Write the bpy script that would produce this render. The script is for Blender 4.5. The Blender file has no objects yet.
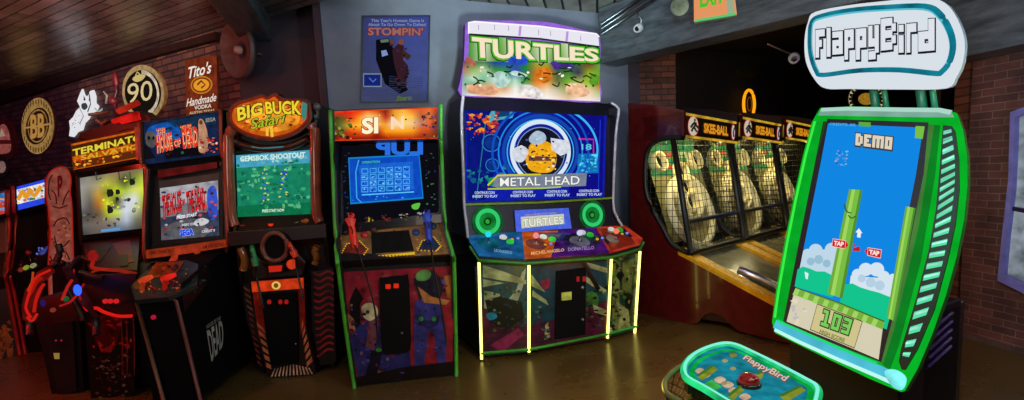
import bpy, bmesh, math, random
from mathutils import Vector, Matrix
PI = math.pi
scene = bpy.context.scene
COL = scene.collection
scene.view_settings.view_transform = 'Standard'
scene.view_settings.look = 'None'
# ------------------------------------------------------------------ camera
FPX, CX, CY, CAMH = 500.0, 512.0, 232.0, 1.4
PITCH, ROLL = math.radians(6.8), math.radians(-2.87)
CR = Matrix.Rotation(PI/2 - PITCH, 3, 'X') @ Matrix.Rotation(ROLL, 3, 'Z')
CP = Vector((0, 0, CAMH))
cd = bpy.data.cameras.new('camera'); co = bpy.data.objects.new('camera', cd); COL.objects.link(co)
co.location = CP; co.rotation_euler = CR.to_euler()
cd.sensor_width = 36; cd.lens = 36*FPX/1024; cd.shift_y = (CY-200)/1024; cd.clip_start = .05
scene.camera = co
def ray(px, py):
    return CR @ Vector(((px-CX)/FPX, -(py-CY)/FPX, -1))
def lin(c):
    r = []
    for v in c[:3]:
        v = v/255
        r.append(v/12.92 if v <= .04045 else ((v+.055)/1.055)**2.4)
    return (r[0], r[1], r[2], 1)
def sc(c, k):
    return (c[0]*k, c[1]*k, c[2]*k)
class Frame:
    """a spot on the floor and a heading: x along the face, y away from the viewer, z up"""
    def __init__(s, ox, oy, yaw, oz=0):
        s.o = Vector((ox, oy, oz)); s.yaw = math.radians(yaw)
        c, n = math.cos(s.yaw), math.sin(s.yaw)
        s.u = Vector((c, n, 0)); s.v = Vector((-n, c, 0))
    def L(s, w):
        d = w - s.o
        return Vector((d.dot(s.u), d.dot(s.v), d.z))
    def W(s, l):
        return s.o + s.u*l[0] + s.v*l[1] + Vector((0, 0, l[2]))
    def ld(s, d):
        return Vector((d.dot(s.u), d.dot(s.v), d.z))
    def V(s, px, py, y=0.0):
        c, d = s.L(CP), s.ld(ray(px, py)); t = (y-c.y)/d.y
        return c + d*t
    def H(s, px, py, z=0.0):
        c, d = s.L(CP), s.ld(ray(px, py)); t = (z-c.z)/d.z
        return c + d*t
    def S(s, px, py, x=0.0):
        c, d = s.L(CP), s.ld(ray(px, py)); t = (x-c.x)/d.x
        return c + d*t
    def moved(s, l):
        w = s.W(l); f = Frame(w.x, w.y, math.degrees(s.yaw), w.z); return f
def floor_frame(pxl, pyl, yaw):
    w = Frame(0, 0, 0).H(pxl, pyl, 0)
    return Frame(w.x, w.y, yaw)
class Plane:
    def __init__(s, F, p, n):
        s.F = F; s.p = Vector(p); s.n = Vector(n).normalized()
        if s.n.dot(F.L(CP)-s.p) < 0: s.n = -s.n
    @classmethod
    def three(cls, F, a, b, c):
        return cls(F, a, (b-a).cross(c-a))
    def at(s, px, py, off=0.0):
        c, d = s.F.L(CP), s.F.ld(ray(px, py))
        t = (s.p-c).dot(s.n)/d.dot(s.n)
        return c + d*t + s.n*off
def VP(F, y=0.0):
    return Plane(F, (0, y, 0), (0, -1, 0))
def HP(F, z):
    return Plane(F, (0, 0, z), (0, 0, 1))
def SP(F, x):
    return Plane(F, (x, 0, 0), (1, 0, 0))
# ------------------------------------------------------------------ materials
MATS = {}
def nodes(name):
    m = bpy.data.materials.new(name); m.use_nodes = True
    nt = m.node_tree; nt.nodes.clear()
    out = nt.nodes.new('ShaderNodeOutputMaterial')
    return m, nt, out
def attr(nt):
    a = nt.nodes.new('ShaderNodeAttribute'); a.attribute_name = 'tint'; return a.outputs['Color']
def mottle(nt, col, scale, lo, hi, detail=4):
    tc = nt.nodes.new('ShaderNodeTexCoord'); n = nt.nodes.new('ShaderNodeTexNoise')
    n.inputs['Scale'].default_value = scale; n.inputs['Detail'].default_value = detail
    nt.links.new(tc.outputs['Object'], n.inputs['Vector'])
    mr = nt.nodes.new('ShaderNodeMapRange'); mr.inputs[1].default_value = .3; mr.inputs[2].default_value = .7
    mr.inputs[3].default_value = lo; mr.inputs[4].default_value = hi
    nt.links.new(n.outputs['Fac'], mr.inputs[0])
    mx = nt.nodes.new('ShaderNodeVectorMath'); mx.operation = 'SCALE'
    nt.links.new(col, mx.inputs[0]); nt.links.new(mr.outputs[0], mx.inputs['Scale'])
    return mx.outputs[0], n
def lit_mat(name, scale=0, lo=1, hi=1, strength=1.0):
    m, nt, out = nodes(name)
    e = nt.nodes.new('ShaderNodeEmission'); e.inputs[1].default_value = strength
    c = attr(nt)
    if scale: c, _ = mottle(nt, c, scale, lo, hi)
    nt.links.new(c, e.inputs[0]); nt.links.new(e.outputs[0], out.inputs[0])
    MATS[name] = m
def paint_mat(name, rough, scale=12, lo=.75, hi=1.2, metal=0, bump=0, coat=0):
    m, nt, out = nodes(name)
    b = nt.nodes.new('ShaderNodeBsdfPrincipled')
    b.inputs['Roughness'].default_value = rough; b.inputs['Metallic'].default_value = metal
    b.inputs['Coat Weight'].default_value = coat
    if name == 'matte': b.inputs['Specular IOR Level'].default_value = .12
    c, n = mottle(nt, attr(nt), scale, lo, hi)
    nt.links.new(c, b.inputs['Base Color'])
    if bump:
        bp = nt.nodes.new('ShaderNodeBump'); bp.inputs['Strength'].default_value = bump; bp.inputs['Distance'].default_value = .01
        nt.links.new(n.outputs['Fac'], bp.inputs['Height']); nt.links.new(bp.outputs[0], b.inputs['Normal'])
    nt.links.new(b.outputs[0], out.inputs[0]); MATS[name] = m
lit_mat('lit'); lit_mat('screen', 25, .82, 1.15); lit_mat('printed', 18, .55, 1.3); lit_mat('rough_lit', 9, .35, 1.4)  # all emissive; printed makes plain boards and panels glow too
lit_mat('tube', strength=1.0); lit_mat('soft_lit', 7, .8, 1.12)
paint_mat('paint', .45); paint_mat('gloss', .18, coat=.4); paint_mat('matte', .8); paint_mat('metal', .3, metal=1)
paint_mat('art', .35, 14, .45, 1.5); paint_mat('wood', .4, 30, .5, 1.3, bump=.3)
MI = {k: i for i, k in enumerate(MATS)}
MLIST = list(MATS.values())
# ------------------------------------------------------------------ mesh builder
class MB:
    def __init__(s): s.v = []; s.f = []; s.c = []; s.m = []; s.sm = []; s.marks = []; s.last = None
    def mark(s): s.marks.append(len(s.f))
    def face(s, pts, col, mat='paint', smooth=False):
        i = len(s.v); s.v += [tuple(p) for p in pts]; s.f.append(list(range(i, i+len(pts))))
        s.c.append(col); s.m.append(mat); s.sm.append(smooth)
    def faces(s, verts, fs, col, mat='paint', smooth=False):
        i = len(s.v); s.v += [tuple(p) for p in verts]
        for f in fs:
            s.f.append([i+k for k in f]); s.c.append(col); s.m.append(mat); s.sm.append(smooth)
    def prism(s, pts, vec, col, mat='paint', cap=None, capmat=None):
        vec = Vector(vec); n = len(pts); a = [Vector(p) for p in pts]; b = [p+vec for p in a]
        i = len(s.v); s.v += [tuple(p) for p in a+b]
        s.f.append([i+k for k in range(n)]); s.c.append(cap or col); s.m.append(capmat or mat); s.sm.append(False)
        s.f.append([i+n+k for k in reversed(range(n))]); s.c.append(col); s.m.append(mat); s.sm.append(False)
        for k in range(n):
            q = (k+1) % n; s.f.append([i+k, i+n+k, i+n+q, i+q]); s.c.append(col); s.m.append(mat); s.sm.append(False)
    def box(s, lo, hi, col, mat='paint'):
        x0, y0, z0 = lo; x1, y1, z1 = hi
        s.prism([(x0, y0, z0), (x1, y0, z0), (x1, y0, z1), (x0, y0, z1)], (0, y1-y0, 0), col, mat)
    def tube(s, pts, r, col, mat='paint', n=8, closed=False):
        pts = [Vector(p) for p in pts]; N = len(pts); vs = []; fs = []
        rr = r if isinstance(r, (list, tuple)) else [r]*N
        for i, p in enumerate(pts):
            a = pts[(i-1) % N] if (closed or i > 0) else p; b = pts[(i+1) % N] if (closed or i < N-1) else p
            d = (b-a).normalized() if (b-a).length > 1e-9 else Vector((0, 0, 1))
            up = Vector((0, 0, 1)) if abs(d.z) < .9 else Vector((0, 1, 0))
            x = d.cross(up).normalized(); y = d.cross(x).normalized()
            for k in range(n):
                t = 2*PI*k/n; vs.append(p + x*math.cos(t)*rr[i] + y*math.sin(t)*rr[i])
        for i in range(N if closed else N-1):
            j = (i+1) % N
            for k in range(n):
                q = (k+1) % n; fs.append([i*n+k, i*n+q, j*n+q, j*n+k])
        if not closed:
            fs.append(list(range(n))); fs.append([(N-1)*n+k for k in reversed(range(n))])
        s.faces(vs, fs, col, mat, True)
    def lathe(s, c, ax, prof, col, mat='paint', n=20, cols=None):
        c = Vector(c); ax = Vector(ax).normalized(); up = Vector((0, 0, 1)) if abs(ax.z) < .9 else Vector((0, 1, 0))
        x = ax.cross(up).normalized(); y = ax.cross(x).normalized(); vs = []
        for (r, h) in prof:
            for k in range(n):
                t = 2*PI*k/n; vs.append(c + ax*h + x*math.cos(t)*r + y*math.sin(t)*r)
        for i in range(len(prof)-1):
            fs = [[i*n+k, i*n+(k+1) % n, (i+1)*n+(k+1) % n, (i+1)*n+k] for k in range(n)]
            base = len(s.v) if i == 0 else base
            if i == 0: s.v += [tuple(p) for p in vs]
            for f in fs:
                s.f.append([base+k for k in f]); s.c.append(cols[i] if cols else col); s.m.append(mat); s.sm.append(True)
    def ball(s, c, r, col, mat='paint', sq=(1, 1, 1), n=14):
        vs = []; fs = []; m = n//2
        for i in range(m+1):
            t = PI*i/m
            for k in range(n):
                a = 2*PI*k/n; vs.append(Vector(c)+Vector((r*sq[0]*math.sin(t)*math.cos(a), r*sq[1]*math.sin(t)*math.sin(a), r*sq[2]*math.cos(t))))
        for i in range(m):
            for k in range(n): fs.append([i*n+k, i*n+(k+1) % n, (i+1)*n+(k+1) % n, (i+1)*n+k])
        s.faces(vs, fs, col, mat, True)
    # --- drawing on planes, in outline points
    def art(s, P, poly, col, off=.002, mat='lit'):
        s.face([P.at(x, y, off) for x, y in poly], col, mat)
    def slab(s, P, poly, th, col, mat='paint', off=0.0, cap=None, capmat=None):
        s.prism([P.at(x, y, off) for x, y in poly], -P.n*th, col, mat, cap, capmat)
    def line(s, P, pts, w, col, off=.004, mat='lit', closed=False):
        """a flat ribbon along points on the plane, w in metres"""
        a = [P.at(x, y, off) for x, y in pts]; N = len(a)
        L, R = [], []
        for i in range(N):
            p = a[(i-1) % N] if (closed or i > 0) else a[i]; q = a[(i+1) % N] if (closed or i < N-1) else a[i]
            t = (q-p).normalized().cross(P.n)*(w/2); L.append(a[i]+t); R.append(a[i]-t)
        for i in range(N if closed else N-1):
            j = (i+1) % N; s.face([L[i], L[j], R[j], R[i]], col, mat)
    def text(s, P, txt, quad, col, off=.006, mat='lit', bold=.02, shear=0, arc=0, mirror=False):
        if txt != s.last: s.mark(); s.last = txt
        vs, fs = glyphs(txt, bold, shear)
        (a, b, c, d) = quad
        out = []
        for (u, v) in vs:
            if mirror: u = 1-u
            x = (a[0]*(1-u)+b[0]*u)*v + (d[0]*(1-u)+c[0]*u)*(1-v)
            y = (a[1]*(1-u)+b[1]*u)*v + (d[1]*(1-u)+c[1]*u)*(1-v) - arc*(1-(2*u-1)**2)
            out.append(P.at(x, y, off))
        s.faces(out, fs, col, mat)
    def grid(s, P, quad, rows, off=.004, mat='lit', sub=3):
        """smoothly blended colour field over a four cornered area"""
        R_, C_ = len(rows)-1, len(rows[0])-1; (a, b, c, d) = quad
        ny, nx = R_*sub, C_*sub
        def col(i, j):
            y, x = i/sub, j/sub; i0, j0 = min(int(y), R_-1), min(int(x), C_-1); fy, fx = y-i0, x-j0
            return tuple(rows[i0][j0][k]*(1-fy)*(1-fx)+rows[i0][j0+1][k]*(1-fy)*fx+rows[i0+1][j0][k]*fy*(1-fx)+rows[i0+1][j0+1][k]*fy*fx for k in range(3))
        def pt(i, j):
            v, u = i/ny, j/nx
            return P.at((a[0]*(1-u)+b[0]*u)*(1-v)+(d[0]*(1-u)+c[0]*u)*v, (a[1]*(1-u)+b[1]*u)*(1-v)+(d[1]*(1-u)+c[1]*u)*v, off)
        base = len(s.v)
        for i in range(ny+1):
            for j in range(nx+1): s.v.append(tuple(pt(i, j)))
        W = nx+1
        for i in range(ny):
            for j in range(nx):
                s.f.append([base+i*W+j, base+i*W+j+1, base+(i+1)*W+j+1, base+(i+1)*W+j])
                s.c.append([col(i, j), col(i, j+1), col(i+1, j+1), col(i+1, j)]); s.m.append(mat); s.sm.append(False)
    def pix(s, P, q, bits, col, off, mat='lit', grow=.0):
        """block lettering from rows of 1 and 0"""
        R_, C_ = len(bits), len(bits[0]); (a, b, c, d) = q
        if s.last != bits: s.mark(); s.last = bits
        def at(u, v): return ((a[0]*(1-u)+b[0]*u)*(1-v)+(d[0]*(1-u)+c[0]*u)*v, (a[1]*(1-u)+b[1]*u)*(1-v)+(d[1]*(1-u)+c[1]*u)*v)
        for i in range(R_):
            for j in range(C_):
                if bits[i][j] == '1':
                    u0, u1, v0, v1 = (j-grow)/C_, (j+1+grow)/C_, (i-grow)/R_, (i+1+grow)/R_
                    s.art(P, [at(u0, v0), at(u1, v0), at(u1, v1), at(u0, v1)], col, off, mat)
    def speckle(s, P, quad, n, cols, smin, smax, off=.003, mat='lit', seed=1, tri=False):
        rg = random.Random(seed); (a, b, c, d) = quad
        for _ in range(n):
            u, v = rg.random(), rg.random()
            x = (a[0]*(1-u)+b[0]*u)*(1-v) + (d[0]*(1-u)+c[0]*u)*v
            y = (a[1]*(1-u)+b[1]*u)*(1-v) + (d[1]*(1-u)+c[1]*u)*v
            w = rg.uniform(smin, smax); h = rg.uniform(smin, smax)*.7; k = rg.uniform(-.5, .5)
            m = 3 if tri else rg.choice((4, 5, 6)); t0 = rg.random()*6
            s.art(P, [(x+w*math.cos(t0+2*PI*i/m+k*i*.2), y+h*math.sin(t0+2*PI*i/m)) for i in range(m)], rg.choice(cols), off+rg.random()*.002, mat)
    def mesh(s, name):
        me = bpy.data.meshes.new(name); me.from_pydata([tuple(v) for v in s.v], [], s.f)
        used = []
        for m in s.m:
            if m not in used: used.append(m)
        for m in used: me.materials.append(MATS[m])
        ca = me.color_attributes.new('tint', 'FLOAT_COLOR', 'CORNER')
        li = 0; data = []
        def conv(c):
            if max(c[:3]) <= 255: return lin(c)
            k = max(c[:3])/255; q = lin((c[0]/k, c[1]/k, c[2]/k)); g = k**2.2; return (q[0]*g, q[1]*g, q[2]*g, 1)
        for f, c in zip(s.f, s.c):
            if isinstance(c, list):
                for k in c: data += list(conv(k))
            else: data += list(conv(c))*len(f)
        ca.data.foreach_set('color', data)
        me.polygons.foreach_set('material_index', [used.index(m) for m in s.m])
        me.polygons.foreach_set('use_smooth', s.sm)
        me.update(); return me
    def pieces(s):
        b = sorted(set([0]+s.marks+[len(s.f)])); out = []
        for i, j in zip(b, b[1:]):
            q = MB(); mp = {}
            for k in range(i, j):
                f = []
                for v in s.f[k]:
                    if v not in mp: mp[v] = len(q.v); q.v.append(s.v[v])
                    f.append(mp[v])
                q.f.append(f); q.c.append(s.c[k]); q.m.append(s.m[k]); q.sm.append(s.sm[k])
            out.append(q)
        return out
    def part(s, name, parent, label=None, bevel=0):
        if 'lettering' in name and s.marks and len(set([0]+s.marks+[len(s.f)])) > 2:
            o = None
            for q in s.pieces(): o = q.part(name, parent, label, bevel)
            return o
        o = bpy.data.objects.new(name, s.mesh(name)); COL.objects.link(o); o.parent = parent
        if label: o['label'] = label
        if bevel: bev(o, bevel)
        return o
    def top(s, name, F, label, cat, group=None, kind=None, bevel=0):
        c = Vector((sum(v[0] for v in s.v)/len(s.v), sum(v[1] for v in s.v)/len(s.v), min(v[2] for v in s.v)))
        s.v = [tuple(Vector(v)-c) for v in s.v]
        o = bpy.data.objects.new(name, s.mesh(name)); COL.objects.link(o)
        o.location = F.W(c); o.rotation_euler = (0, 0, F.yaw)
        if label: o['label'] = label
        if cat: o['category'] = cat
        if group: o['group'] = group
        if kind: o['kind'] = kind
        if bevel: bev(o, bevel)
        return o
def bev(o, w):
    me = o.data; bm = bmesh.new(); bm.from_mesh(me); bmesh.ops.recalc_face_normals(bm, faces=bm.faces); bm.to_mesh(me); bm.free()
    m = o.modifiers.new('bevel', 'BEVEL'); m.width = w; m.segments = 2; m.limit_method = 'ANGLE'; m.angle_limit = .6
def thing(name, F, label, cat, group=None):
    o = bpy.data.objects.new(name, None); COL.objects.link(o); o.empty_display_size = .1
    o.location = F.o; o.rotation_euler = (0, 0, F.yaw); o['label'] = label; o['category'] = cat
    if group: o['group'] = group
    return o
GC = {}
def glyphs(txt, bold, shear):
    k = (txt, bold, shear)
    if k in GC: return GC[k]
    cu = bpy.data.curves.new('t', 'FONT'); cu.body = txt; cu.offset = bold; cu.shear = shear; cu.resolution_u = 3
    o = bpy.data.objects.new('t', cu); me = o.to_mesh()
    vs = [v.co.copy() for v in me.vertices]; fs = [list(p.vertices) for p in me.polygons]
    o.to_mesh_clear(); bpy.data.objects.remove(o); bpy.data.curves.remove(cu)
    x0 = min(v.x for v in vs); x1 = max(v.x for v in vs); y0 = min(v.y for v in vs); y1 = max(v.y for v in vs)
    GC[k] = ([((v.x-x0)/(x1-x0), (v.y-y0)/(y1-y0)) for v in vs], fs)
    return GC[k]
PX = {'F': ['111', '100', '110', '100', '100'], 'l': ['1']*5, 'a': ['111', '001', '111', '101', '111'], 'p': ['111', '101', '111', '100', '100'], 'y': ['101', '101', '111', '001', '110'],
      'B': ['1110', '1001', '1110', '1001', '1110'], 'i': ['1', '0', '1', '1', '1'], 'r': ['111', '100', '100', '100'], 'd': ['001', '001', '111', '101', '111'],
      'D': ['110', '101', '101', '101', '110'], 'E': ['111', '100', '110', '100', '111'], 'M': ['11111', '10101', '10101', '10101', '10101'], 'O': ['111', '101', '101', '101', '111'],
      '1': ['110', '010', '010', '010', '111'], '0': ['111', '101', '101', '101', '111'], '3': ['111', '001', '111', '001', '111'], ' ': ['0']*5}
def joined(txt):
    return ['0'.join(PX[c][r] for c in txt) for r in range(5)]
def E(cx, cy, rx, ry, n=24, rot=0.0, a0=0.0, a1=2*PI):
    c, s_ = math.cos(rot), math.sin(rot); r = []
    full = abs(a1-a0-2*PI) < 1e-6
    for i in range(n):
        t = a0+(a1-a0)*i/(n if full else n-1); x, y = rx*math.cos(t), ry*math.sin(t); r.append((cx+x*c-y*s_, cy+x*s_+y*c))
    return r
def Q(x0, y0, x1, y1): return [(x0, y0), (x1, y0), (x1, y1), (x0, y1)]
def smooth(pts, k=4, closed=False):
    """catmull-rom through the points"""
    out = []; N = len(pts)
    g = (lambda i: pts[i % N]) if closed else (lambda i: pts[max(0, min(N-1, i))])
    for i in range(N if closed else N-1):
        p0, p1, p2, p3 = [Vector(g(i+j)) for j in (-1, 0, 1, 2)]
        for j in range(k):
            t = j/k; out.append(.5*((2*p1)+(-p0+p2)*t+(2*p0-5*p1+4*p2-p3)*t*t+(-p0+3*p1-3*p2+p3)*t**3))
    if not closed: out.append(Vector(pts[-1]))
    return out
def sm2(pts, k=4, closed=True):
    return [(p[0], p[1]) for p in smooth([(x, y, 0) for x, y in pts], k, closed)]
class Cab:
    """upright cabinet: rows from top to bottom (xL, yL, xR, yR, depth of the side edge, depth of the front)"""
    def __init__(s, F, rows, yback, th=.022):
        s.F = F; s.rows = rows; s.yb = yback; s.th = th
        s.Ls = [F.V(r[0], r[1], r[4]) for r in rows]; s.Rs = [F.V(r[2], r[3], r[4]) for r in rows]
        s.Lb = [Vector((l.x+th*.6, r[5], l.z)) for l, r in zip(s.Ls, rows)]; s.Rb = [Vector((l.x-th*.6, r[5], l.z)) for l, r in zip(s.Rs, rows)]
    def plane(s, i):
        return Plane.three(s.F, s.Lb[i], s.Rb[i], (s.Lb[i+1]+s.Rb[i+1])/2)
    def body(s, root, col, mat='paint', name='cabinet_body'):
        m = MB(); n = len(s.rows)
        for i in range(n-1):
            m.face([s.Lb[i], s.Rb[i], s.Rb[i+1], s.Lb[i+1]], col, mat)
            for A in (s.Lb, s.Rb):
                m.face([A[i], A[i+1], Vector((A[i+1].x, s.yb, A[i+1].z)), Vector((A[i].x, s.yb, A[i].z))], col, mat)
        def b(p): return Vector((p.x, s.yb, p.z))
        m.face([s.Lb[0], s.Rb[0], b(s.Rb[0]), b(s.Lb[0])], col, mat)
        m.face([s.Lb[-1], s.Rb[-1], b(s.Rb[-1]), b(s.Lb[-1])], col, mat)
        m.face([b(s.Lb[0]), b(s.Rb[0]), b(s.Rb[-1]), b(s.Lb[-1])], col, mat)
        return m.part(name, root)
    def sides(s, root, col, mat='paint', which=(0, 1)):
        out = []
        for w, A, sg in ((0, s.Ls, 1), (1, s.Rs, -1)):
            if w not in which: continue
            m = MB(); d = Vector((sg*s.th, 0, 0))
            for i in range(len(A)-1):
                p, q = A[i], A[i+1]; pb = Vector((p.x, s.yb, p.z)); qb = Vector((q.x, s.yb, q.z))
                m.face([p, q, qb, pb], col, mat); m.face([p+d, q+d, qb+d, pb+d], col, mat)
                m.face([p, q, q+d, p+d], col, mat); m.face([pb, qb, qb+d, pb+d], col, mat)
            for p in (A[0], A[-1]):
                pb = Vector((p.x, s.yb, p.z)); m.face([p, pb, pb+d, p+d], col, mat)
            out.append(m.part('side_panel', root))
        return out
    def trim(s, root, col, mat='paint', r=.011, which=(0, 1), label=None, bri=None):
        for w, A in ((0, s.Ls), (1, s.Rs)):
            if w in which:
                m = MB(); m.tube([p+Vector((0, -.004, 0)) for p in smooth(A, 4)], r, col, mat); m.part('edge_trim', root, label)
def light(kind, name, loc, col, power, size=.3, rot=None, spot=None):
    l = bpy.data.lights.new(name, kind); l.color = lin(col)[:3]; l.energy = power
    if kind == 'AREA': l.size = size
    else: l.shadow_soft_size = size
    if kind == 'SPOT': l.spot_size = math.radians(spot or 60); l.spot_blend = .8
    o = bpy.data.objects.new(name, l); COL.objects.link(o); o.location = loc
    if rot is not None:
        o.rotation_euler = (Vector(rot)-Vector(loc)).to_track_quat('-Z', 'Y').to_euler()
    return o
# ------------------------------------------------------------------ room
def brick_mat(name, c1, c2, mortar, bw=.21, bh=.072, bump=.5, rough=.75, plank=False, ms=.008, tint=1.0):
    m, nt, out = nodes(name); L = nt.links.new
    tc = nt.nodes.new('ShaderNodeTexCoord'); sp = nt.nodes.new('ShaderNodeSeparateXYZ'); cb = nt.nodes.new('ShaderNodeCombineXYZ')
    L(tc.outputs['Object'], sp.inputs[0]); L(sp.outputs['X'], cb.inputs['X']); L(sp.outputs['Y' if plank else 'Z'], cb.inputs['Y'])
    n0 = nt.nodes.new('ShaderNodeTexNoise'); n0.inputs['Scale'].default_value = 7; L(tc.outputs['Object'], n0.inputs['Vector'])
    ad = nt.nodes.new('ShaderNodeVectorMath'); ad.operation = 'MULTIPLY_ADD'; ad.inputs[1].default_value = (.012, .012, 0) if not plank else (0, 0, 0)
    L(n0.outputs['Color'], ad.inputs[0]); L(cb.outputs[0], ad.inputs[2])
    b = nt.nodes.new('ShaderNodeTexBrick'); b.inputs['Scale'].default_value = 1
    b.inputs['Brick Width'].default_value = bw; b.inputs['Row Height'].default_value = bh; b.inputs['Mortar Size'].default_value = ms
    b.inputs['Mortar Smooth'].default_value = .3; b.inputs['Bias'].default_value = -.1
    b.inputs['Color1'].default_value = lin(c1); b.inputs['Color2'].default_value = lin(c2); b.inputs['Mortar'].default_value = lin(mortar)
    if plank: b.offset_frequency = 2; b.offset = .37
    L(ad.outputs[0], b.inputs['Vector'])
    col, nn = mottle(nt, b.outputs['Color'], 5 if not plank else 3, .55, 1.5)
    p = nt.nodes.new('ShaderNodeBsdfPrincipled'); p.inputs['Roughness'].default_value = rough; L(col, p.inputs['Base Color'])
    bp = nt.nodes.new('ShaderNodeBump'); bp.inputs['Strength'].default_value = bump; bp.inputs['Distance'].default_value = .02; bp.invert = True
    L(b.outputs['Fac'], bp.inputs['Height']); L(bp.outputs[0], p.inputs['Normal']); L(p.outputs[0], out.inputs[0])
    MATS[name] = m
def plain_mat(name, c1, c2, scale, rough, bump=.1, detail=8, stretch=(1, 1, 1), spec=.5, rr=None):
    m, nt, out = nodes(name); L = nt.links.new
    tc = nt.nodes.new('ShaderNodeTexCoord'); mp = nt.nodes.new('ShaderNodeMapping'); mp.inputs['Scale'].default_value = stretch
    L(tc.outputs['Object'], mp.inputs[0]); n = nt.nodes.new('ShaderNodeTexNoise'); n.inputs['Scale'].default_value = scale; n.inputs['Detail'].default_value = detail
    n.inputs['Roughness'].default_value = .65
    L(mp.outputs[0], n.inputs['Vector']); r = nt.nodes.new('ShaderNodeValToRGB'); r.color_ramp.elements[0].position = .35; r.color_ramp.elements[1].position = .68
    r.color_ramp.elements[0].color = lin(c1); r.color_ramp.elements[1].color = lin(c2); L(n.outputs['Fac'], r.inputs[0])
    p = nt.nodes.new('ShaderNodeBsdfPrincipled'); p.inputs['Roughness'].default_value = rough; L(r.outputs[0], p.inputs['Base Color'])
    p.inputs['Specular IOR Level'].default_value = spec
    if rr:
        q = nt.nodes.new('ShaderNodeMapRange'); q.inputs[1].default_value = .3; q.inputs[2].default_value = .7; q.inputs[3].default_value = rr[0]; q.inputs[4].default_value = rr[1]
        L(n.outputs['Fac'], q.inputs[0]); L(q.outputs[0], p.inputs['Roughness'])
    bp = nt.nodes.new('ShaderNodeBump'); bp.inputs['Strength'].default_value = bump; bp.inputs['Distance'].default_value = .01
    L(n.outputs['Fac'], bp.inputs['Height']); L(bp.outputs[0], p.inputs['Normal']); L(p.outputs[0], out.inputs[0]); MATS[name] = m
brick_mat('brick_left', (112, 72, 48), (62, 36, 27), (34, 25, 20), bw=.18, bh=.062)
brick_mat('brick_right', (98, 58, 50), (66, 40, 36), (112, 94, 86), bw=.15, bh=.052, bump=.7, ms=.0035)
brick_mat('brick_back', (120, 66, 44), (70, 34, 24), (50, 36, 28), bw=.17, bh=.06)
brick_mat('plank_dark', (120, 104, 94), (84, 72, 64), (8, 6, 5), bw=1.1, bh=.085, bump=.6, rough=.26, plank=True, ms=.006)
brick_mat('plank_light', (150, 148, 138), (110, 110, 104), (30, 28, 26), bw=2.4, bh=.16, bump=.6, rough=.6, plank=True, ms=.012)
plain_mat('plaster', (98, 102, 112), (116, 120, 130), 2.2, .8, .05)
plain_mat('plaster_dark', (50, 36, 42), (62, 46, 54), 2.2, .8, .05)
plain_mat('floor_concrete', (74, 56, 28), (98, 76, 37), 1.1, .3, .12, rr=(.16, .42))
plain_mat('beam_black', (52, 58, 60), (96, 104, 106), 6, .42, .5, stretch=(.6, 3, 3))
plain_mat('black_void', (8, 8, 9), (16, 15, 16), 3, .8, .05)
FW0 = Frame(0, 0, 0)
def wall(name, a, b, z0, z1, mat, th=.12, holes=()):
    """wall from a to b (seen from the room with a at left)"""
    a = Vector((a[0], a[1], 0)); b = Vector((b[0], b[1], 0)); d = b-a
    F = Frame(a.x, a.y, math.degrees(math.atan2(d.y, d.x)))
    m = MB(); m.box((0, 0, z0), (d.length, th, z1), (128, 128, 128), mat)
    o = m.part(name, None); o.location = F.o; o.rotation_euler = (0, 0, F.yaw); o['kind'] = 'structure'
    return F, o
CEIL = 2.95
# floor
m = MB(); m.box((-9, -2, -.1), (9, 10, 0), (128, 128, 128), 'floor_concrete'); o = m.part('floor', None); o['kind'] = 'structure'
# walls
W_L, _ = wall('wall_left', (-8.9, 8.16), (-2.3, 4.48), 0, CEIL, 'brick_left')
W_M, _ = wall('wall_middle', (-2.3, 4.48), (-1.49, 4.45), 0, CEIL, 'plaster_dark')
wall('trim_1', (-1.49, 4.5), (-1.49, 4.16), 0, CEIL, 'plaster_dark', th=.05)
W_C, _ = wall('wall_back', (-1.49, 4.16), (1.29, 5.36), 0, CEIL, 'plaster')
wall('wall_west', (1.29, 5.36), (1.27, 6.4), 0, CEIL, 'plaster_dark', th=-.12)
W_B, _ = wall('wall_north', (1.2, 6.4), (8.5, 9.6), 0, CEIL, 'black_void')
W_R, _ = wall('wall_right', (3.36, 3.68), (3.86, 1.0), 0, CEIL, 'brick_right')
wall('wall_side', (8.5, 3.72), (3.38, 3.72), 0, CEIL, 'brick_back', th=-.12)
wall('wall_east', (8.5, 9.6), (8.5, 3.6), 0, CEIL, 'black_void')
# ceiling: dark planks over the left, weathered boards over the middle
m = MB(); m.box((-.4, -9, 0), (9.0, .08, .1), (128, 128, 128), 'plank_dark'); o = m.part('ceiling', None); o['kind'] = 'structure'
o.location = (-8.9, 8.16, 2.785); o.rotation_euler = (0, 0, W_L.yaw)
F = Frame(-1.9, 4.4, 66)
m = MB(); m.box((-6, -9, -.012), (2.0, 0.05, -.002), (128, 128, 128), 'plank_light'); o = m.part('trim_2', None); o['kind'] = 'structure'
o.location = (-1.8, 4.3, CEIL); o.rotation_euler = (0, 0, math.radians(80))
m = MB(); m.box((1.2, 3.0, CEIL-.03), (8.5, 9.7, CEIL-.015), (128, 128, 128), 'black_void'); o = m.part('trim_3', None); o['kind'] = 'structure'
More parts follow.
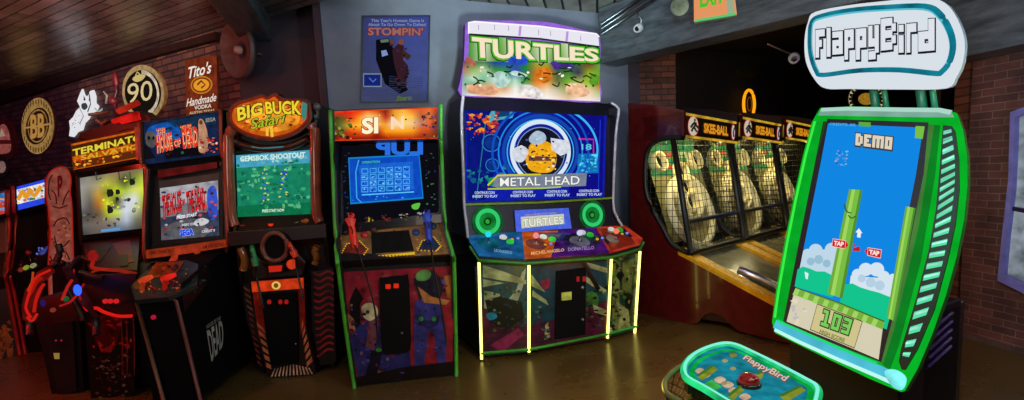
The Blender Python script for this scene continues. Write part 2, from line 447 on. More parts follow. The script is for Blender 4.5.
# beams
def beam(name, a, b, z0, z1, w, label=None, mat='beam_black'):
    a = Vector((a[0], a[1], 0)); b = Vector((b[0], b[1], 0)); d = b-a
    F = Frame(a.x, a.y, math.degrees(math.atan2(d.y, d.x)))
    m = MB(); m.box((0, 0, z0), (d.length, w, z1), (128, 128, 128), mat)
    return F, m
Fb, m = beam('beam', (.93, 5.0), (4.1, 1.5), 2.40, CEIL-.03, .28)
o = m.part('trim_4', None); o.location = Fb.o; o.rotation_euler = (0, 0, Fb.yaw); o['kind'] = 'structure'; bev(o, .012)
Fbb, m = beam('beam', (1.0, 5.22), (4.6, 2.0), 2.52, CEIL-.03, .3)
o = m.part('trim_5', None); o.location = Fbb.o; o.rotation_euler = (0, 0, Fbb.yaw); o['kind'] = 'structure'; bev(o, .012)
Fb2, m = beam('beam', (-2.22, 4.42), (-1.35, 1.6), 2.62, CEIL, .25)
o = m.part('trim_6', None); o.location = Fb2.o; o.rotation_euler = (0, 0, Fb2.yaw); o['kind'] = 'structure'; bev(o, .012)
# rail along the top of the left wall
m = MB(); P = VP(W_L, 0)
m.slab(P, [(-20, 104), (60, 80), (130, 58), (205, 38), (222, 33), (222, 41), (205, 45), (130, 65), (60, 87), (-20, 112)], -.06, (46, 26, 18), 'matte')
o = m.part('trim_7', None); o.location = W_L.o; o.rotation_euler = (0, 0, W_L.yaw); o['kind'] = 'structure'
m = MB(); m.box((.0, -.30, 2.02), (2.72, .12, CEIL-.02), (128, 128, 128), 'beam_black'); o = m.part('trim_8', None); o.location = W_R.o; o.rotation_euler = (0, 0, W_R.yaw); o['kind'] = 'structure'
# skirting by the right wall
m = MB(); m.box((0, -.02, 0), (2.6, 0, .03), (90, 74, 70), 'matte'); o = m.part('baseboard_right', None); o.location = W_R.o; o.rotation_euler = (0, 0, W_R.yaw); o['kind'] = 'structure'
# right window
m = MB(); P = VP(W_R, 0)
wout = [(1018, 112), (1024+40, 96), (1024+30, 330), (1003, 278), (1006, 240), (1014, 180)]
fr = m
m.slab(P, [(1016, 112), (1060, 96), (1060, 102), (1021, 117), (1020, 150), (1018, 190), (1012, 240), (1009, 274), (1060, 297), (1060, 308), (1003, 280), (1007, 240), (1014, 180)], -.05, (120, 120, 190), 'paint', cap=(70, 80, 190), capmat='paint')
o = m.part('window_1', None); o.location = W_R.o; o.rotation_euler = (0, 0, W_R.yaw); o['kind'] = 'structure'
m2 = MB(); m2.art(P, [(1021, 117), (1060, 102), (1060, 297), (1009, 274), (1012, 240), (1018, 190), (1020, 150)], (130, 140, 150), .012, 'rough_lit')
m2.slab(P, [(1014, 206), (1060, 214), (1060, 219), (1014, 210)], -.03, (20, 20, 60), 'paint'); m2.part('window_pane', o)
# ------------------------------------------------------------------ signs on the left brick wall, glow added to their painted lettering
def sign_frame(F, px, py):
    return F.moved(F.V(px, py, 0))
# red triangular sign, far left
F = sign_frame(W_L, 6, 160); P = VP(F, -.02); m = MB(); R_ = thing('beer_sign', F, 'red pointed metal sign on brick above a small round brownish plaque', 'sign')
m.slab(P, sm2([(6, 118), (12, 124), (15, 142), (13, 157), (2, 160), (-10, 158), (-8, 130), (0, 119)]), .02, (120, 22, 28), 'paint'); m.part('board', R_)
m = MB(); m.art(P, sm2([(4, 124), (9, 132), (11, 150), (2, 154), (-5, 150), (-2, 130)]), (130, 66, 60), .003, 'printed'); m.art(P, Q(-2, 140, 12, 144), (60, 10, 14), .005, 'lit'); m.art(P, [(2, 128), (6, 136), (-1, 137)], (150, 120, 110), .005); m.part('emblem', R_)
F = sign_frame(W_L, 2, 176); P = VP(F, -.02); m = MB()
m.slab(P, sm2([(-8, 158), (4, 157), (8, 164), (8, 172), (2, 178), (-8, 178)]), .02, (70, 40, 38), 'paint')
m.art(P, E(2, 167, 4, 6), (120, 90, 84), .004, 'printed'); m.top('wall_plaque', F, 'small round brownish plaque low on the brick wall under the red pointed sign', 'sign')
# BB round sign
F = sign_frame(W_L, 38, 155); P = VP(F, -.02); R_ = thing('round_sign', F, 'round tan wooden sign with BB letters in a ring on the brick wall', 'sign')
m = MB(); m.slab(P, E(38, 126, 17.5, 28.5, 36, .1), .03, (96, 60, 30), 'wood'); m.part('board', R_)
m = MB(); m.line(P, E(38, 126, 14.0, 23.4, 36, .1), .12, (150, 114, 62), .004, 'printed', True); m.line(P, E(38, 126, 9.5, 16, 30, .1), .018, (146, 108, 56), .004, 'printed', True)
m.line(P, E(38, 126, 6.5, 11, 30, .1), .012, (120, 84, 44), .004, 'printed', True); m.part('ring', R_)
m = MB(); m.text(P, 'BB', [(31, 115), (45, 113), (45, 137), (31, 139)], (168, 122, 62), .006, 'lit', .03); m.line(P, [(26, 128), (50, 124)], .02, (168, 122, 62), .007)
for i in range(16):
    a = -PI*.95+i*PI*.9/15; x, y = 38+14.7*math.cos(a), 126+24.5*math.sin(a); m.line(P, [(x, y-2.2), (x, y+2.2)], .03, (70, 44, 22), .007)
    x, y = 38+14.7*math.cos(-a), 126+24.5*math.sin(-a)
    if 1 < i < 14: m.line(P, [(x, y-2.2), (x, y+2.2)], .03, (70, 44, 22), .007)
m.part('lettering', R_)
# white cutout
F = sign_frame(W_L, 78, 138); P = VP(F, -.03); m = MB()
m.slab(P, [(69, 136), (70, 128), (69, 121), (73, 117), (76, 111), (80, 107), (77, 101), (80, 93), (82, 89), (84, 95), (87, 97), (90, 91), (93, 90), (95, 96), (95, 103), (98, 106), (96, 111), (91, 113), (88, 119), (84, 123), (82, 130), (77, 132), (73, 137)], .015, (225, 225, 230), 'lit')
m.art(P, sm2([(82, 104), (86, 103), (88, 107), (85, 110), (82, 108)]), (50, 60, 62), .003); m.art(P, [(84, 95), (86, 100), (84, 101)], (40, 20, 20), .003); m.art(P, [(90, 94), (91, 101), (89, 101)], (40, 20, 20), .003)
m.speckle(P, [(74, 112), (86, 112), (82, 128), (72, 128)], 16, [(60, 30, 30), (90, 60, 66)], .3, .8, seed=4); m.line(P, [(89, 92), (91, 104), (88, 112)], .02, (40, 22, 22), .004); m.line(P, [(80, 108), (84, 116), (80, 124)], .012, (70, 40, 44), .004); m.line(P, [(95, 108), (99, 112), (103, 109)], .02, (150, 170, 160), .004)
m.top('cutout_sign', F, 'jagged white lit cutout shape on the brick wall above the gold lettered marquee', 'sign')
# 90 round sign
F = sign_frame(W_L, 147, 118); P = VP(F, -.02); R_ = thing('round_sign', F, 'round black and cream sign with a large 90 on the brick wall', 'sign')
m = MB(); m.slab(P, E(144, 92, 21.5, 27, 36, -.1), .03, (150, 112, 60), 'wood'); m.part('board', R_)
m = MB(); m.art(P, E(143, 93, 18, 23.5, 36, -.1), (24, 18, 14), .003, 'lit'); m.part('face', R_)
m = MB(); m.line(P, E(143, 93, 15.5, 21, 36, -.1, -1.5, 1.3), .04, (200, 185, 160), .005, 'printed'); m.line(P, E(143.5, 92.5, 19.6, 25.2, 40, -.1), .05, (170, 138, 92), .0035, 'printed', True)
m.text(P, '90', [(128, 84), (153, 80), (153, 100), (128, 104)], (214, 190, 140), .006, 'lit', .0)
m.art(P, sm2([(133, 79), (138, 75), (146, 75), (143, 80), (137, 82)]), (200, 178, 110), .006); m.line(P, [(136, 76), (138, 72), (141, 75)], .015, (200, 178, 110), .006); m.part('lettering', R_)
# Tito's sign
F = sign_frame(W_L, 202, 117); P = VP(F, -.02); R_ = thing('vodka_sign', F, 'rusty brown wooden vodka sign with white script on the brick wall beside the round loudspeaker', 'sign')
m = MB(); m.slab(P, [(185, 60), (216.5, 55), (218, 113), (186, 118)], .03, (110, 48, 24), 'wood', cap=(112, 42, 22), capmat='printed'); m.part('board', R_)
m = MB(); m.art(P, E(202, 85, 11, 9, 24, -.15), (190, 120, 30), .004); m.art(P, E(202, 85, 9.6, 7.6, 24, -.15), (120, 50, 20), .005); m.art(P, E(202, 85, 8, 6, 24, -.15), (226, 150, 40), .006); m.line(P, [(198, 85), (202, 81), (206, 85), (202, 88)], .02, (110, 50, 20), .007); m.part('emblem', R_)
m = MB(); m.text(P, "Tito's", [(189, 67), (212, 61), (212, 73), (189, 79)], (235, 225, 210), .006, 'lit', .02, .25); m.text(P, 'Handmade', [(187, 99), (217, 93), (217, 101), (187, 107)], (235, 225, 210), .006, 'lit', .01, .3)
m.text(P, 'VODKA', [(195, 106), (212, 103.5), (212, 107.5), (195, 110)], (225, 215, 200), .006, 'lit', .02); m.text(P, 'AUSTIN TEXAS', [(190, 112), (215, 109), (215, 111.5), (190, 114.5)], (215, 195, 150), .006, 'lit', .01); m.part('lettering', R_)
# round loudspeaker
F = sign_frame(W_L, 237, 80); c = F.V(238.5, 50, -.10); R_ = thing('round_loudspeaker', F, 'large round grey-brown loudspeaker dish hung high between brick wall and dark beam', 'loudspeaker')
vd = (F.L(CP)-c).normalized(); ax = Matrix.Rotation(math.radians(-60), 3, 'Z') @ vd; ax.z = -.05; r = .24
m = MB(); m.lathe(c, ax, [(0, -.03), (r*.9, -.03), (r, .0), (r, .015), (r*.93, .03)], (76, 62, 56), 'paint', 32); m.part('housing', R_)
m = MB(); m.lathe(c, ax, [(r*.93, .03), (r*.82, .0), (r*.3, -.03), (0, -.03)], (104, 76, 70), 'matte', 32); m.part('cone', R_)
m = MB(); m.lathe(c, ax, [(r*.14, -.02), (r*.12, .03), (0, .04)], (170, 140, 130), 'paint', 20); m.part('dust_cap', R_)
m = MB(); m.tube([c+Vector((.06, 0, .22)), c+Vector((.15, .03, .12)), c+Vector((.16, .03, -.05))], .012, (120, 100, 100), 'paint'); m.part('bracket', R_)
m = MB(); m.tube([c, c+Vector((0, .22, 0))], .02, (40, 34, 34), 'paint'); m.part('wall_arm', R_)
# ------------------------------------------------------------------ grey wall: poster, conduit, exit sign, cameras
F = sign_frame(W_C, 394, 102); P = VP(F, -.012); R_ = thing('game_poster', F, 'blue game advertising poster on the grey wall above the gun shooter cabinet', 'poster')
m = MB(); m.slab(P, [(362.5, 16.5), (429.5, 16), (427.5, 101.5), (361, 102)], .01, (28, 36, 112), 'paint'); m.part('sheet', R_)
m = MB(); m.line(P, [(362.5, 16.5), (429.5, 16), (427.5, 101.5), (361, 102)], .018, (20, 22, 34), .008, 'paint', True); m.part('frame', R_)
m = MB()
m.text(P, "This Year's Hottest Game Is", [(371, 19), (424, 19), (424, 22.2), (371, 22.2)], (120, 130, 170), .004, 'lit', .03); m.text(P, 'About To Go Down To Defeat!', [(368, 23), (426, 23), (426, 26.2), (368, 26.2)], (120, 130, 170), .004, 'lit', .03)
m.text(P, "STOMPIN'", [(367, 27), (424, 27.5), (424, 36.5), (367, 36)], (120, 24, 36), .004, 'lit', .07); m.text(P, "STOMPIN'", [(368, 27.5), (423, 28), (423, 36), (368, 35.5)], (150, 100, 90), .006, 'lit', .03)
for i, x in enumerate((384, 406)):
    for k in range(6): y = 84+k*2.2+(-8 if i else 0); m.text(P, ['the new floor game', 'step on the pads', 'fast and furious', 'two player play', 'for every arcade', 'call us today'][k], [(x-20+i*3, y), (x+17, y), (x+17, y+1.4), (x-20+i*3, y+1.4)], (60, 66, 110), .004, 'lit') if i or k > 1 else None
m.text(P, 'Stern', [(396, 96), (412, 95), (412, 100), (396, 101)], (90, 110, 40), .004, 'lit', .03, .3)
m.part('lettering', R_)
m = MB(); m.art(P, [(376, 40), (388, 38), (394, 50), (396, 70), (408, 90), (400, 94), (385, 84), (376, 60)], (10, 10, 16), .004, 'lit'); m.art(P, [(381, 51), (386, 50), (388, 55), (382, 57)], (120, 140, 190), .006); m.art(P, [(380, 40), (388, 39), (389, 42), (381, 43)], (90, 110, 90), .006)
m.art(P, [(392, 50), (398, 44), (404, 46), (403, 60), (408, 66), (406, 86), (398, 78), (394, 64)], (52, 26, 36), .005, 'lit'); m.art(P, E(401, 42, 3, 3, 10), (120, 70, 50), .006); m.art(P, E(392, 43, 2.5, 3, 10), (90, 60, 50), .006)
m.art(P, [(403, 50), (411, 56), (408, 60), (402, 56)], (60, 40, 30), .006); m.speckle(P, [(390, 44), (408, 44), (408, 85), (396, 85)], 22, [(30, 20, 30), (70, 30, 40), (50, 40, 60)], 1, 2.5, .006)
m.line(P, Q(362.5+1, 74, 381, 86.5), .012, (110, 130, 150), .004, 'lit', True); m.art(P, Q(364, 75, 380, 86), (22, 34, 110), .003, 'lit'); m.line(P, [(369, 78), (373, 82), (376, 79)], .01, (80, 110, 190), .006)
m.part('illustration', R_)
# conduits along the beam
m = MB()
for dz, dy in ((0, 0), (.05, -.03), (.09, .01)):
    m.tube([Fb.V(602, 34, -.03+dy)+Vector((0, 0, dz)), Fb.V(640, 9, -.03+dy)+Vector((0, 0, dz)), Fb.V(690, -22, -.03+dy)+Vector((0, 0, dz))], .014, (120, 128, 132), 'metal')
m.top('conduit_pipes', Fb, 'thin grey metal conduit pipes running along the top of the black beam', 'pipes')
def spot_cam(F, P0, label, arm):
    R_ = thing('security_camera', F.moved(P0), label, 'security camera', 'small white ceiling cameras')
    m = MB(); m.lathe((0, 0, 0), (.2, -.9, -.3), [(0, -.05), (.035, -.05), (.04, 0), (.035, .05), (.03, .05), (0, .035)], (170, 170, 170), 'paint', 14); m.part('housing', R_)
    m = MB(); m.lathe((0, 0, 0), (.2, -.9, -.3), [(.02, .052), (.014, .056), (0, .056)], (20, 14, 14), 'gloss', 12); m.part('lens', R_)
    m = MB(); m.tube([Vector((0, .02, .02))]+[a-P0 for a in arm], .007, (150, 150, 150), 'metal'); m.part('bracket', R_)
spot_cam(Fb, Fb.V(639, 28, -.06), 'small white security camera hanging below the grey conduit pipes on the black beam', [Fb.V(641, 20, -.08), Fb.V(637, 13, -.03)])
spot_cam(Fbb, Fbb.V(794, 58, -.25), 'small pale security camera hanging from a thin arm beside the oval topper sign', [Fbb.V(786, 52, -.2), Fbb.V(768, 44, .0)])
# exit sign
m = MB(); c0 = Fb.V(694, 14, -.16); Fx = Fb.moved(c0); Fx = Frame(Fx.o.x, Fx.o.y, -25, Fx.o.z); P = VP(Fx, 0)
R_ = thing('exit_sign', Fx, 'orange lit EXIT sign with green letters fixed to the black ceiling beam', 'sign')
m.slab(P, [(693.5, -14), (733, -20), (737, 14.5), (694, 22)], .07, (170, 180, 160), 'paint', cap=(226, 148, 96), capmat='lit'); m.part('housing', R_)
m = MB(); m.text(P, 'EXIT', [(700, -10), (724, -13), (724, 3), (700, 8)], (70, 190, 40), .004, 'lit', .04); m.line(P, [(695, 21), (736, 14)], .02, (90, 200, 110), .004); m.line(P, [(729, -20), (731, 15)], .05, (150, 170, 140), .003); m.part('lettering', R_)
m = MB(); m.lathe(Fx.V(680, 6, .02), (0, -1, -.4), [(0, -.06), (.05, -.06), (.07, .03), (.06, .04), (0, .02)], (120, 132, 112), 'rough_lit', 16); m.tube([Fx.V(680, 4, .05), Fx.V(690, -8, .1), Fx.V(692, -20, .12)], .02, (110, 110, 90), 'paint'); m.top('emergency_light', Fx, 'round emergency lamp head fixed beside the orange EXIT sign', 'lamp')
# alcove: brick pillar, neon ring, poster
Fp = Frame(1.36, 5.5, 8); m = MB(); m.box((0, 0, 0), (.5, .4, CEIL), (128, 128, 128), 'brick_back'); o = m.part('wall_pillar', None); o.location = Fp.o; o.rotation_euler = (0, 0, Fp.yaw); o['kind'] = 'structure'
F = sign_frame(W_B, 749, 120); c = F.V(749, 103, -.1); P = VP(F, -.1); R_ = thing('neon_sign', F, 'yellow neon ring sign glowing on the dark alcove wall above the alley rollers', 'neon sign')
m = MB(); m.tube([P.at(x, y) for x, y in E(749, 104, 5.4, 14, 28)], .020, (270, 170, 16), 'tube', 8, True); m.part('glass_tube', R_)
m = MB(); m.tube([P.at(x, y) for x, y in E(749.5, 104, 2.2, 7, 20)], .006, (120, 60, 10), 'tube', 8, True); m.part('inner_tube', R_)
m = MB(); m.tube([P.at(749, 90), F.V(749, 90, 0)], .02, (40, 30, 20)); m.tube([P.at(749, 118), F.V(749, 118, 0)], .02, (40, 30, 20)); m.part('bracket', R_)
m = MB(); P = VP(F, -.12); m.slab(P, sm2([(741, 68), (749, 66), (757, 69), (756, 77), (748, 79), (742, 76)]), .1, (44, 38, 20), 'matte'); m.top('wall_lamp', F, 'dull unlit oval lamp on the alcove wall above the yellow neon ring', 'lamp')
# round skee sign behind the oval topper
F = sign_frame(W_B, 865, 106); P = VP(F, -.05); R_ = thing('round_sign', F, 'round black sign with cream rim letters showing just under the oval topper', 'sign')
m = MB(); m.slab(P, E(866, 99, 19, 16, 30), .04, (20, 16, 12), 'paint'); m.part('board', R_)
m = MB(); m.line(P, E(866, 99, 16.5, 13.5, 30), .06, (200, 190, 140), .004, 'printed', True)
for i in range(22): a = i*PI/11; m.line(P, [(866+13.8*math.cos(a), 99+11.2*math.sin(a)), (866+17.5*math.cos(a), 99+15*math.sin(a))], .05, (26, 20, 12), .006)
m.art(P, E(866, 99, 8, 6), (150, 110, 30), .004, 'printed'); m.part('rim', R_)
F = sign_frame(Frame(3.2, 3.68, -79), 964, 195)
Fq = Frame(3.05, 3.86, 10); P = VP(Fq, 0)
m = MB(); a, b = Fq.V(938, 150, .03), Fq.V(980, 150, .03); m.box((a.x, .03, 0), (b.x, .08, 2.25), (16, 14, 16), 'paint'); o = m.part('trim_9', None); o.location = Fq.o; o.rotation_euler = (0, 0, Fq.yaw); o['kind'] = 'structure'
m = MB()
m.slab(P, [(950, 128), (971, 129), (973, 196), (950, 196)], .02, (40, 20, 50), 'paint', cap=(150, 96, 150), capmat='rough_lit'); m.line(P, [(950, 128), (971, 129), (973, 196), (950, 196)], .018, (190, 60, 200), .003, 'lit', True)
for i in range(6): m.line(P, [(951, 137+i*10), (972, 138+i*10)], .012, (80, 40, 110), .004)
m.top('framed_poster', Fq, 'pale poster with a purple glowing edge behind the green frame of the giant screen', 'poster')
# ------------------------------------------------------------------ four player cabinet with TURTLES topper
YT = 22
wA = FW0.H(529, 356, 0); FT = Frame(wA.x, wA.y, YT)
RT = thing('arcade_cabinet', FT, 'wide four player arcade cabinet with bright green lettered topper and yellow light tubes', 'arcade cabinet')
A = FT.H(480.5, 360); B = FT.H(529, 356); Cc = FT.H(608, 341); D = FT.H(636.5, 332)
B.y = 0; Cc.y = 0
ZL = FT.V(529, 263, 0).z
def up(p, z): return Vector((p.x, p.y, z))
BY = .78
m = MB()
m.prism([up(A, .05), up(B, .05), up(Cc, .05), up(D, .05), Vector((D.x, BY, .05)), Vector((A.x, BY, .05))], (0, 0, ZL-.05), (20, 22, 24), 'paint')
m.part('base_cabinet', RT)
# front panels with printed art
facets = [(A, B), (B, Cc), (Cc, D)]
pls = []
for a, b in facets:
    n = Vector((-(b-a).y, (b-a).x, 0)); pls.append(Plane(FT, up(a, 0), n))
teal, mag, cream, olive, dk = (14, 62, 72), (70, 20, 46), (150, 156, 108), (80, 90, 38), (12, 14, 15)
P = pls[0]; m = MB()
m.art(P, [(481, 263), (528, 266), (528, 352), (483, 356)], teal, .003, 'art')
m.art(P, [(482, 300), (505, 318), (528, 322), (528, 351), (483, 355)], mag, .004, 'art')
for q in ([(483, 265), (505, 272), (526, 280), (526, 284), (500, 280), (483, 277)], [(483, 279), (504, 283), (483, 287)], [(505, 303), (516, 290), (522, 272), (526, 268), (523, 286), (518, 300), (508, 308)], [(484, 290), (500, 294), (500, 312), (484, 308)]):
    m.art(P, q, cream if q[0][1] < 300 else (150, 160, 140), .005, 'art')
m.art(P, [(485, 300), (500, 296), (522, 302), (524, 318), (505, 330), (490, 322)], dk, .006, 'art'); m.art(P, [(490, 345), (518, 328), (524, 334), (502, 352)], (140, 34, 80), .007, 'art')
m.art(P, sm2([(486, 314), (494, 312), (497, 317), (490, 320)]), (30, 120, 150), .008, 'art')
m.speckle(P, [(484, 285), (526, 288), (526, 330), (485, 330)], 40, [dk, olive, (60, 70, 70), (120, 130, 100), teal], 1, 3, .009, 'art', 3)
for y in range(326, 354, 6): m.line(P, [(484, y), (527, y+1)], .006, (40, 12, 30), .006, 'art')
m.part('front_panel', RT, 'left angled front panel with dark teal and magenta art')
P = pls[1]; m = MB()
m.art(P, [(530, 266), (607, 256), (607, 338), (530, 351)], teal, .003, 'art')
m.art(P, [(530, 325), (560, 318), (607, 300), (607, 338), (530, 351)], mag, .004, 'art')
for q in ([(532, 290), (546, 300), (548, 305), (532, 296)], [(586, 262), (607, 268), (607, 273), (590, 268)], [(584, 275), (606, 290), (604, 294), (586, 282)], [(548, 322), (550, 337), (544, 340), (545, 325)], [(531, 274), (545, 292), (531, 286)]):
    m.art(P, q, cream, .005, 'art')
m.art(P, [(540, 281), (550, 278), (548, 288), (543, 289)], (140, 30, 60), .006, 'art'); m.art(P, [(580, 262), (584, 262), (600, 288), (597, 292)], dk, .006, 'art')
m.art(P, sm2([(586, 294), (594, 291), (598, 298), (597, 306), (588, 305)]), (50, 110, 40), .006, 'art'); m.art(P, [(592, 304), (606, 310), (607, 316), (594, 312)], cream, .007, 'art')
m.speckle(P, [(531, 300), (556, 296), (556, 340), (531, 345)], 26, [dk, (30, 60, 70), (60, 30, 60), (90, 100, 90)], 1, 3, .008, 'art', 5)
m.speckle(P, [(586, 290), (606, 285), (606, 325), (586, 328)], 26, [dk, olive, (70, 40, 60), (40, 80, 60)], 1, 3, .008, 'art', 6)
for y in range(330, 350, 6): m.line(P, [(531, y+1), (553, y-2)], .006, (40, 12, 30), .007, 'art')
m.part('front_panel', RT, 'centre front panel with dark teal and magenta art')
P = pls[2]; m = MB()
m.art(P, [(609, 256), (640, 253), (635, 330), (606, 338)], (30, 64, 50), .003, 'art')
for q, c in (([(612, 258), (620, 262), (618, 330), (612, 332)], (110, 130, 60)), ([(622, 262), (634, 258), (630, 300), (622, 290)], (96, 110, 50)), ([(614, 300), (628, 310), (630, 326), (612, 332)], (170, 180, 110)), ([(606, 326), (620, 330), (608, 336)], (180, 180, 130)), ([(624, 290), (633, 296), (630, 310), (625, 306)], dk), ([(616, 262), (624, 275), (620, 282), (615, 276)], dk)):
    m.art(P, q, c, .005, 'art')
m.speckle(P, [(610, 258), (639, 255), (634, 325), (609, 332)], 70, [dk, olive, (60, 110, 40), (30, 40, 30), (130, 130, 80)], 1, 3.4, .006, 'art', 7)
m.part('front_panel', RT, 'right angled front panel with green and yellow art')
# coin door
P = pls[1]; m = MB(); m.slab(P, [(555.5, 271), (585, 267), (584.5, 334), (554, 339)], .02, (12, 12, 13), 'matte', .018)
dr = m.part('coin_door', RT, bevel=.004)
m = MB(); m.slab(P, [(560, 292), (570, 291), (570, 299), (560, 300)], .01, (60, 60, 30), 'paint', .026, cap=(150, 150, 60), capmat='printed'); m.part('coin_slot', dr)
m = MB()
for x in (575, 581): m.slab(P, Q(x, 276, x+3, 281), .006, (60, 10, 10), 'paint', .024, cap=(150, 30, 30), capmat='lit')
m.part('coin_return', dr, 'red lit coin returns')
for y in (287, 319):
    m = MB(); m.lathe(P.at(581, y, .018), P.n, [(.012, 0), (.012, .01), (0, .012)], (150, 150, 150), 'metal', 10); m.part('lock', dr)
# light tubes
for (x0, y0, x1, y1), base in (((479, 262, 481.6, 359), A), ((529, 263, 529, 352), B), ((611.5, 256.5, 607.5, 338), Cc), ((640, 251, 634.8, 333), D)):
    pl = VP(FT, base.y-.012); m = MB(); m.tube([pl.at(x0, y0), pl.at((x0+x1)/2, (y0+y1)/2), pl.at(x1, y1)], .0105, (420, 390, 190), 'tube', 10)
    tb = m.part('light_tube', RT)
    m = MB(); m.tube([pl.at(x0, y0), pl.at(x0, y0-2)], .016, (60, 90, 40)); m.part('tube_cap', tb); m = MB(); m.tube([pl.at(x1, y1), pl.at(x1, y1+2)], .016, (60, 90, 40)); m.part('tube_cap', tb)
m = MB(); zz = .055
m.tube([up(A, zz)+Vector((0, -.01, 0)), up(B, zz)+Vector((0, -.012, 0)), up(Cc, zz)+Vector((0, -.012, 0)), up(D, zz)+Vector((0, -.01, 0))], .012, (50, 150, 40), 'paint'); m.part('base_trim', RT, 'green strip along the bottom edge')
# control deck
yb = .36
fz = ZL
def dk_(px, py, y): return FT.V(px, py, y)
f = [dk_(470, 243, .24), dk_(479, 256.5, A.y-.04), dk_(525, 259.5, -.05), dk_(612, 253.5, -.05), dk_(639.5, 245.5, D.y-.05), dk_(643, 239, D.y+.06)]
bk = [dk_(625, 225.5, yb+.04), dk_(596, 227.5, yb), dk_(558, 231, yb), dk_(522, 232, yb), dk_(467, 235.5, yb+.04)]
m = MB(); m.face(f+bk, (40, 30, 50), 'gloss')
lo = [Vector((p.x, p.y, p.z-.045)) for p in f+bk]
allp = f+bk
for i in range(len(allp)):
    j = (i+1) % len(allp); m.face([allp[i], allp[j], lo[j], lo[i]], (24, 30, 24), 'paint')
m.face(lo, (20, 20, 20)); 
for k in range(5):
    pass
DK = m.part('control_deck', RT)
def mixp(a, b, t): return a*(1-t)+b*t
e2 = Vector((0, 0, .004))
segs = [([bk[4], bk[3], f[2]+Vector((.0, 0, 0)), f[1], f[0]], (26, 88, 140), 'blue player section'), ([bk[3], bk[2], mixp(f[2], f[3], .285), f[2]], (190, 84, 26), 'orange player section'),
        ([bk[2], bk[1], mixp(f[2], f[3], .97), mixp(f[2], f[3], .285)], (66, 20, 100), 'purple player section'), ([bk[1], bk[0], f[5], f[4], mixp(f[2], f[3], .97)], (170, 50, 30), 'red player section')]
import itertools
for k, (pp, c, lb) in enumerate(segs):
    m = MB(); m.prism([p+e2 for p in pp], (0, 0, -.003), c, 'gloss', cap=c, capmat='rough_lit'); sg = m.part('player_section', RT, lb)
dkP = Plane.three(FT, f[2], f[3], (bk[3]+bk[1])/2)
ctl = [((488.5, 240), (30, 190, 230), (40, 220, 240), [(503, 238.5, (225, 230, 220)), (510, 243, (50, 200, 60))], 19, (512, 240.5)),
       ((536, 241), (230, 120, 110), (240, 140, 150), [(543, 238, (225, 230, 220)), (552, 240.5, (50, 200, 60))], 16, (545, 246)),
       ((579.5, 238), (190, 190, 220), (205, 205, 235), [(582, 233.5, (190, 200, 190)), (590, 236, (40, 190, 60))], 15, (597, 240)),
       ((616, 236), (235, 200, 170), (250, 120, 90), [(611, 230.5, (215, 210, 200)), (619.5, 231, (50, 190, 60))], 14, (622, 235))]
for (jx, jy), c1, c2, bts, w, nm in ctl:
    p = dkP.at(jx, jy+4, .006); up_ = dkP.n
    m = MB(); m.lathe(p, up_, [(.085, 0), (.085, .004), (.03, .006), (.02, .006)], sc(c1, .45), 'rough_lit', 24); js = m.part('joystick', RT)
    m = MB(); m.tube([p, p+Vector((0, -.005, .05))], .007, (150, 150, 160), 'metal'); m.part('shaft', js)
    m = MB(); m.ball(p+Vector((0, -.005, .07)), .024, c2, 'lit'); m.part('ball_top', js)
    for bx, by, bc in bts:
        q = dkP.at(bx, by, .005); m = MB(); m.lathe(q, up_, [(.030, 0), (.030, .012), (.026, .014), (.024, .018), (.012, .022), (0, .023)], bc, 'rough_lit', 18); m.part('button', RT)
    m = MB(); q = dkP.at(nm[0], nm[1], .005); m.lathe(q+Vector((0, 0, 0)), up_, [(.012, 0), (.012, .01), (0, .012)], (220, 150, 50), 'lit', 10); m.lathe(q+Vector((.05, 0, .004)), up_, [(.012, 0), (.012, .01), (0, .012)], (120, 130, 230), 'lit', 10); m.part('button', RT, 'pair of tiny start buttons')
m = MB()
m.text(dkP, 'DONATELLO', [(568, 248.5), (594, 246.5), (594, 250), (568, 252)], (150, 120, 170), .007, 'lit'); m.text(dkP, 'MICHELANGELO', [(531, 252.5), (564, 249), (564, 252), (531, 256)], (230, 170, 110), .007, 'lit')
m.text(dkP, 'LEONARDO', [(494, 249.5), (512, 252), (512, 255), (494, 252.5)], (110, 160, 190), .007, 'lit'); m.text(dkP, 'RAPHAEL', [(624, 243.5), (637, 241), (637, 244), (624, 246.5)], (230, 150, 120), .007, 'lit'); m.part('lettering', DK)
m = MB(); m.tube([Vector((p.x, p.y-.004, p.z-.03)) for p in f], .012, (60, 130, 40), 'paint'); m.part('deck_trim', RT, 'green edge strip around the control deck')
# upper cabinet
cab = Cab(FT, [(463, 96.5, 611, 103, .40, .44), (461.5, 112, 617, 107, .37, .47), (461.5, 131, 618.5, 112, .36, .47), (463, 170, 615.5, 136, .38, .44), (464, 204, 613, 196, .40, .42), (466, 222, 614.5, 212, .37, .40), (468, 238, 622, 226, .33, .38)], BY, .02)
cab.Lb[0].x = cab.Ls[0].x+.01
b_ = cab.body(RT, (24, 16, 30), 'paint'); cab.sides(RT, (26, 24, 30), 'paint')
cab.trim(RT, (190, 180, 190), 'gloss', .012, label='pale edge moulding on the side')
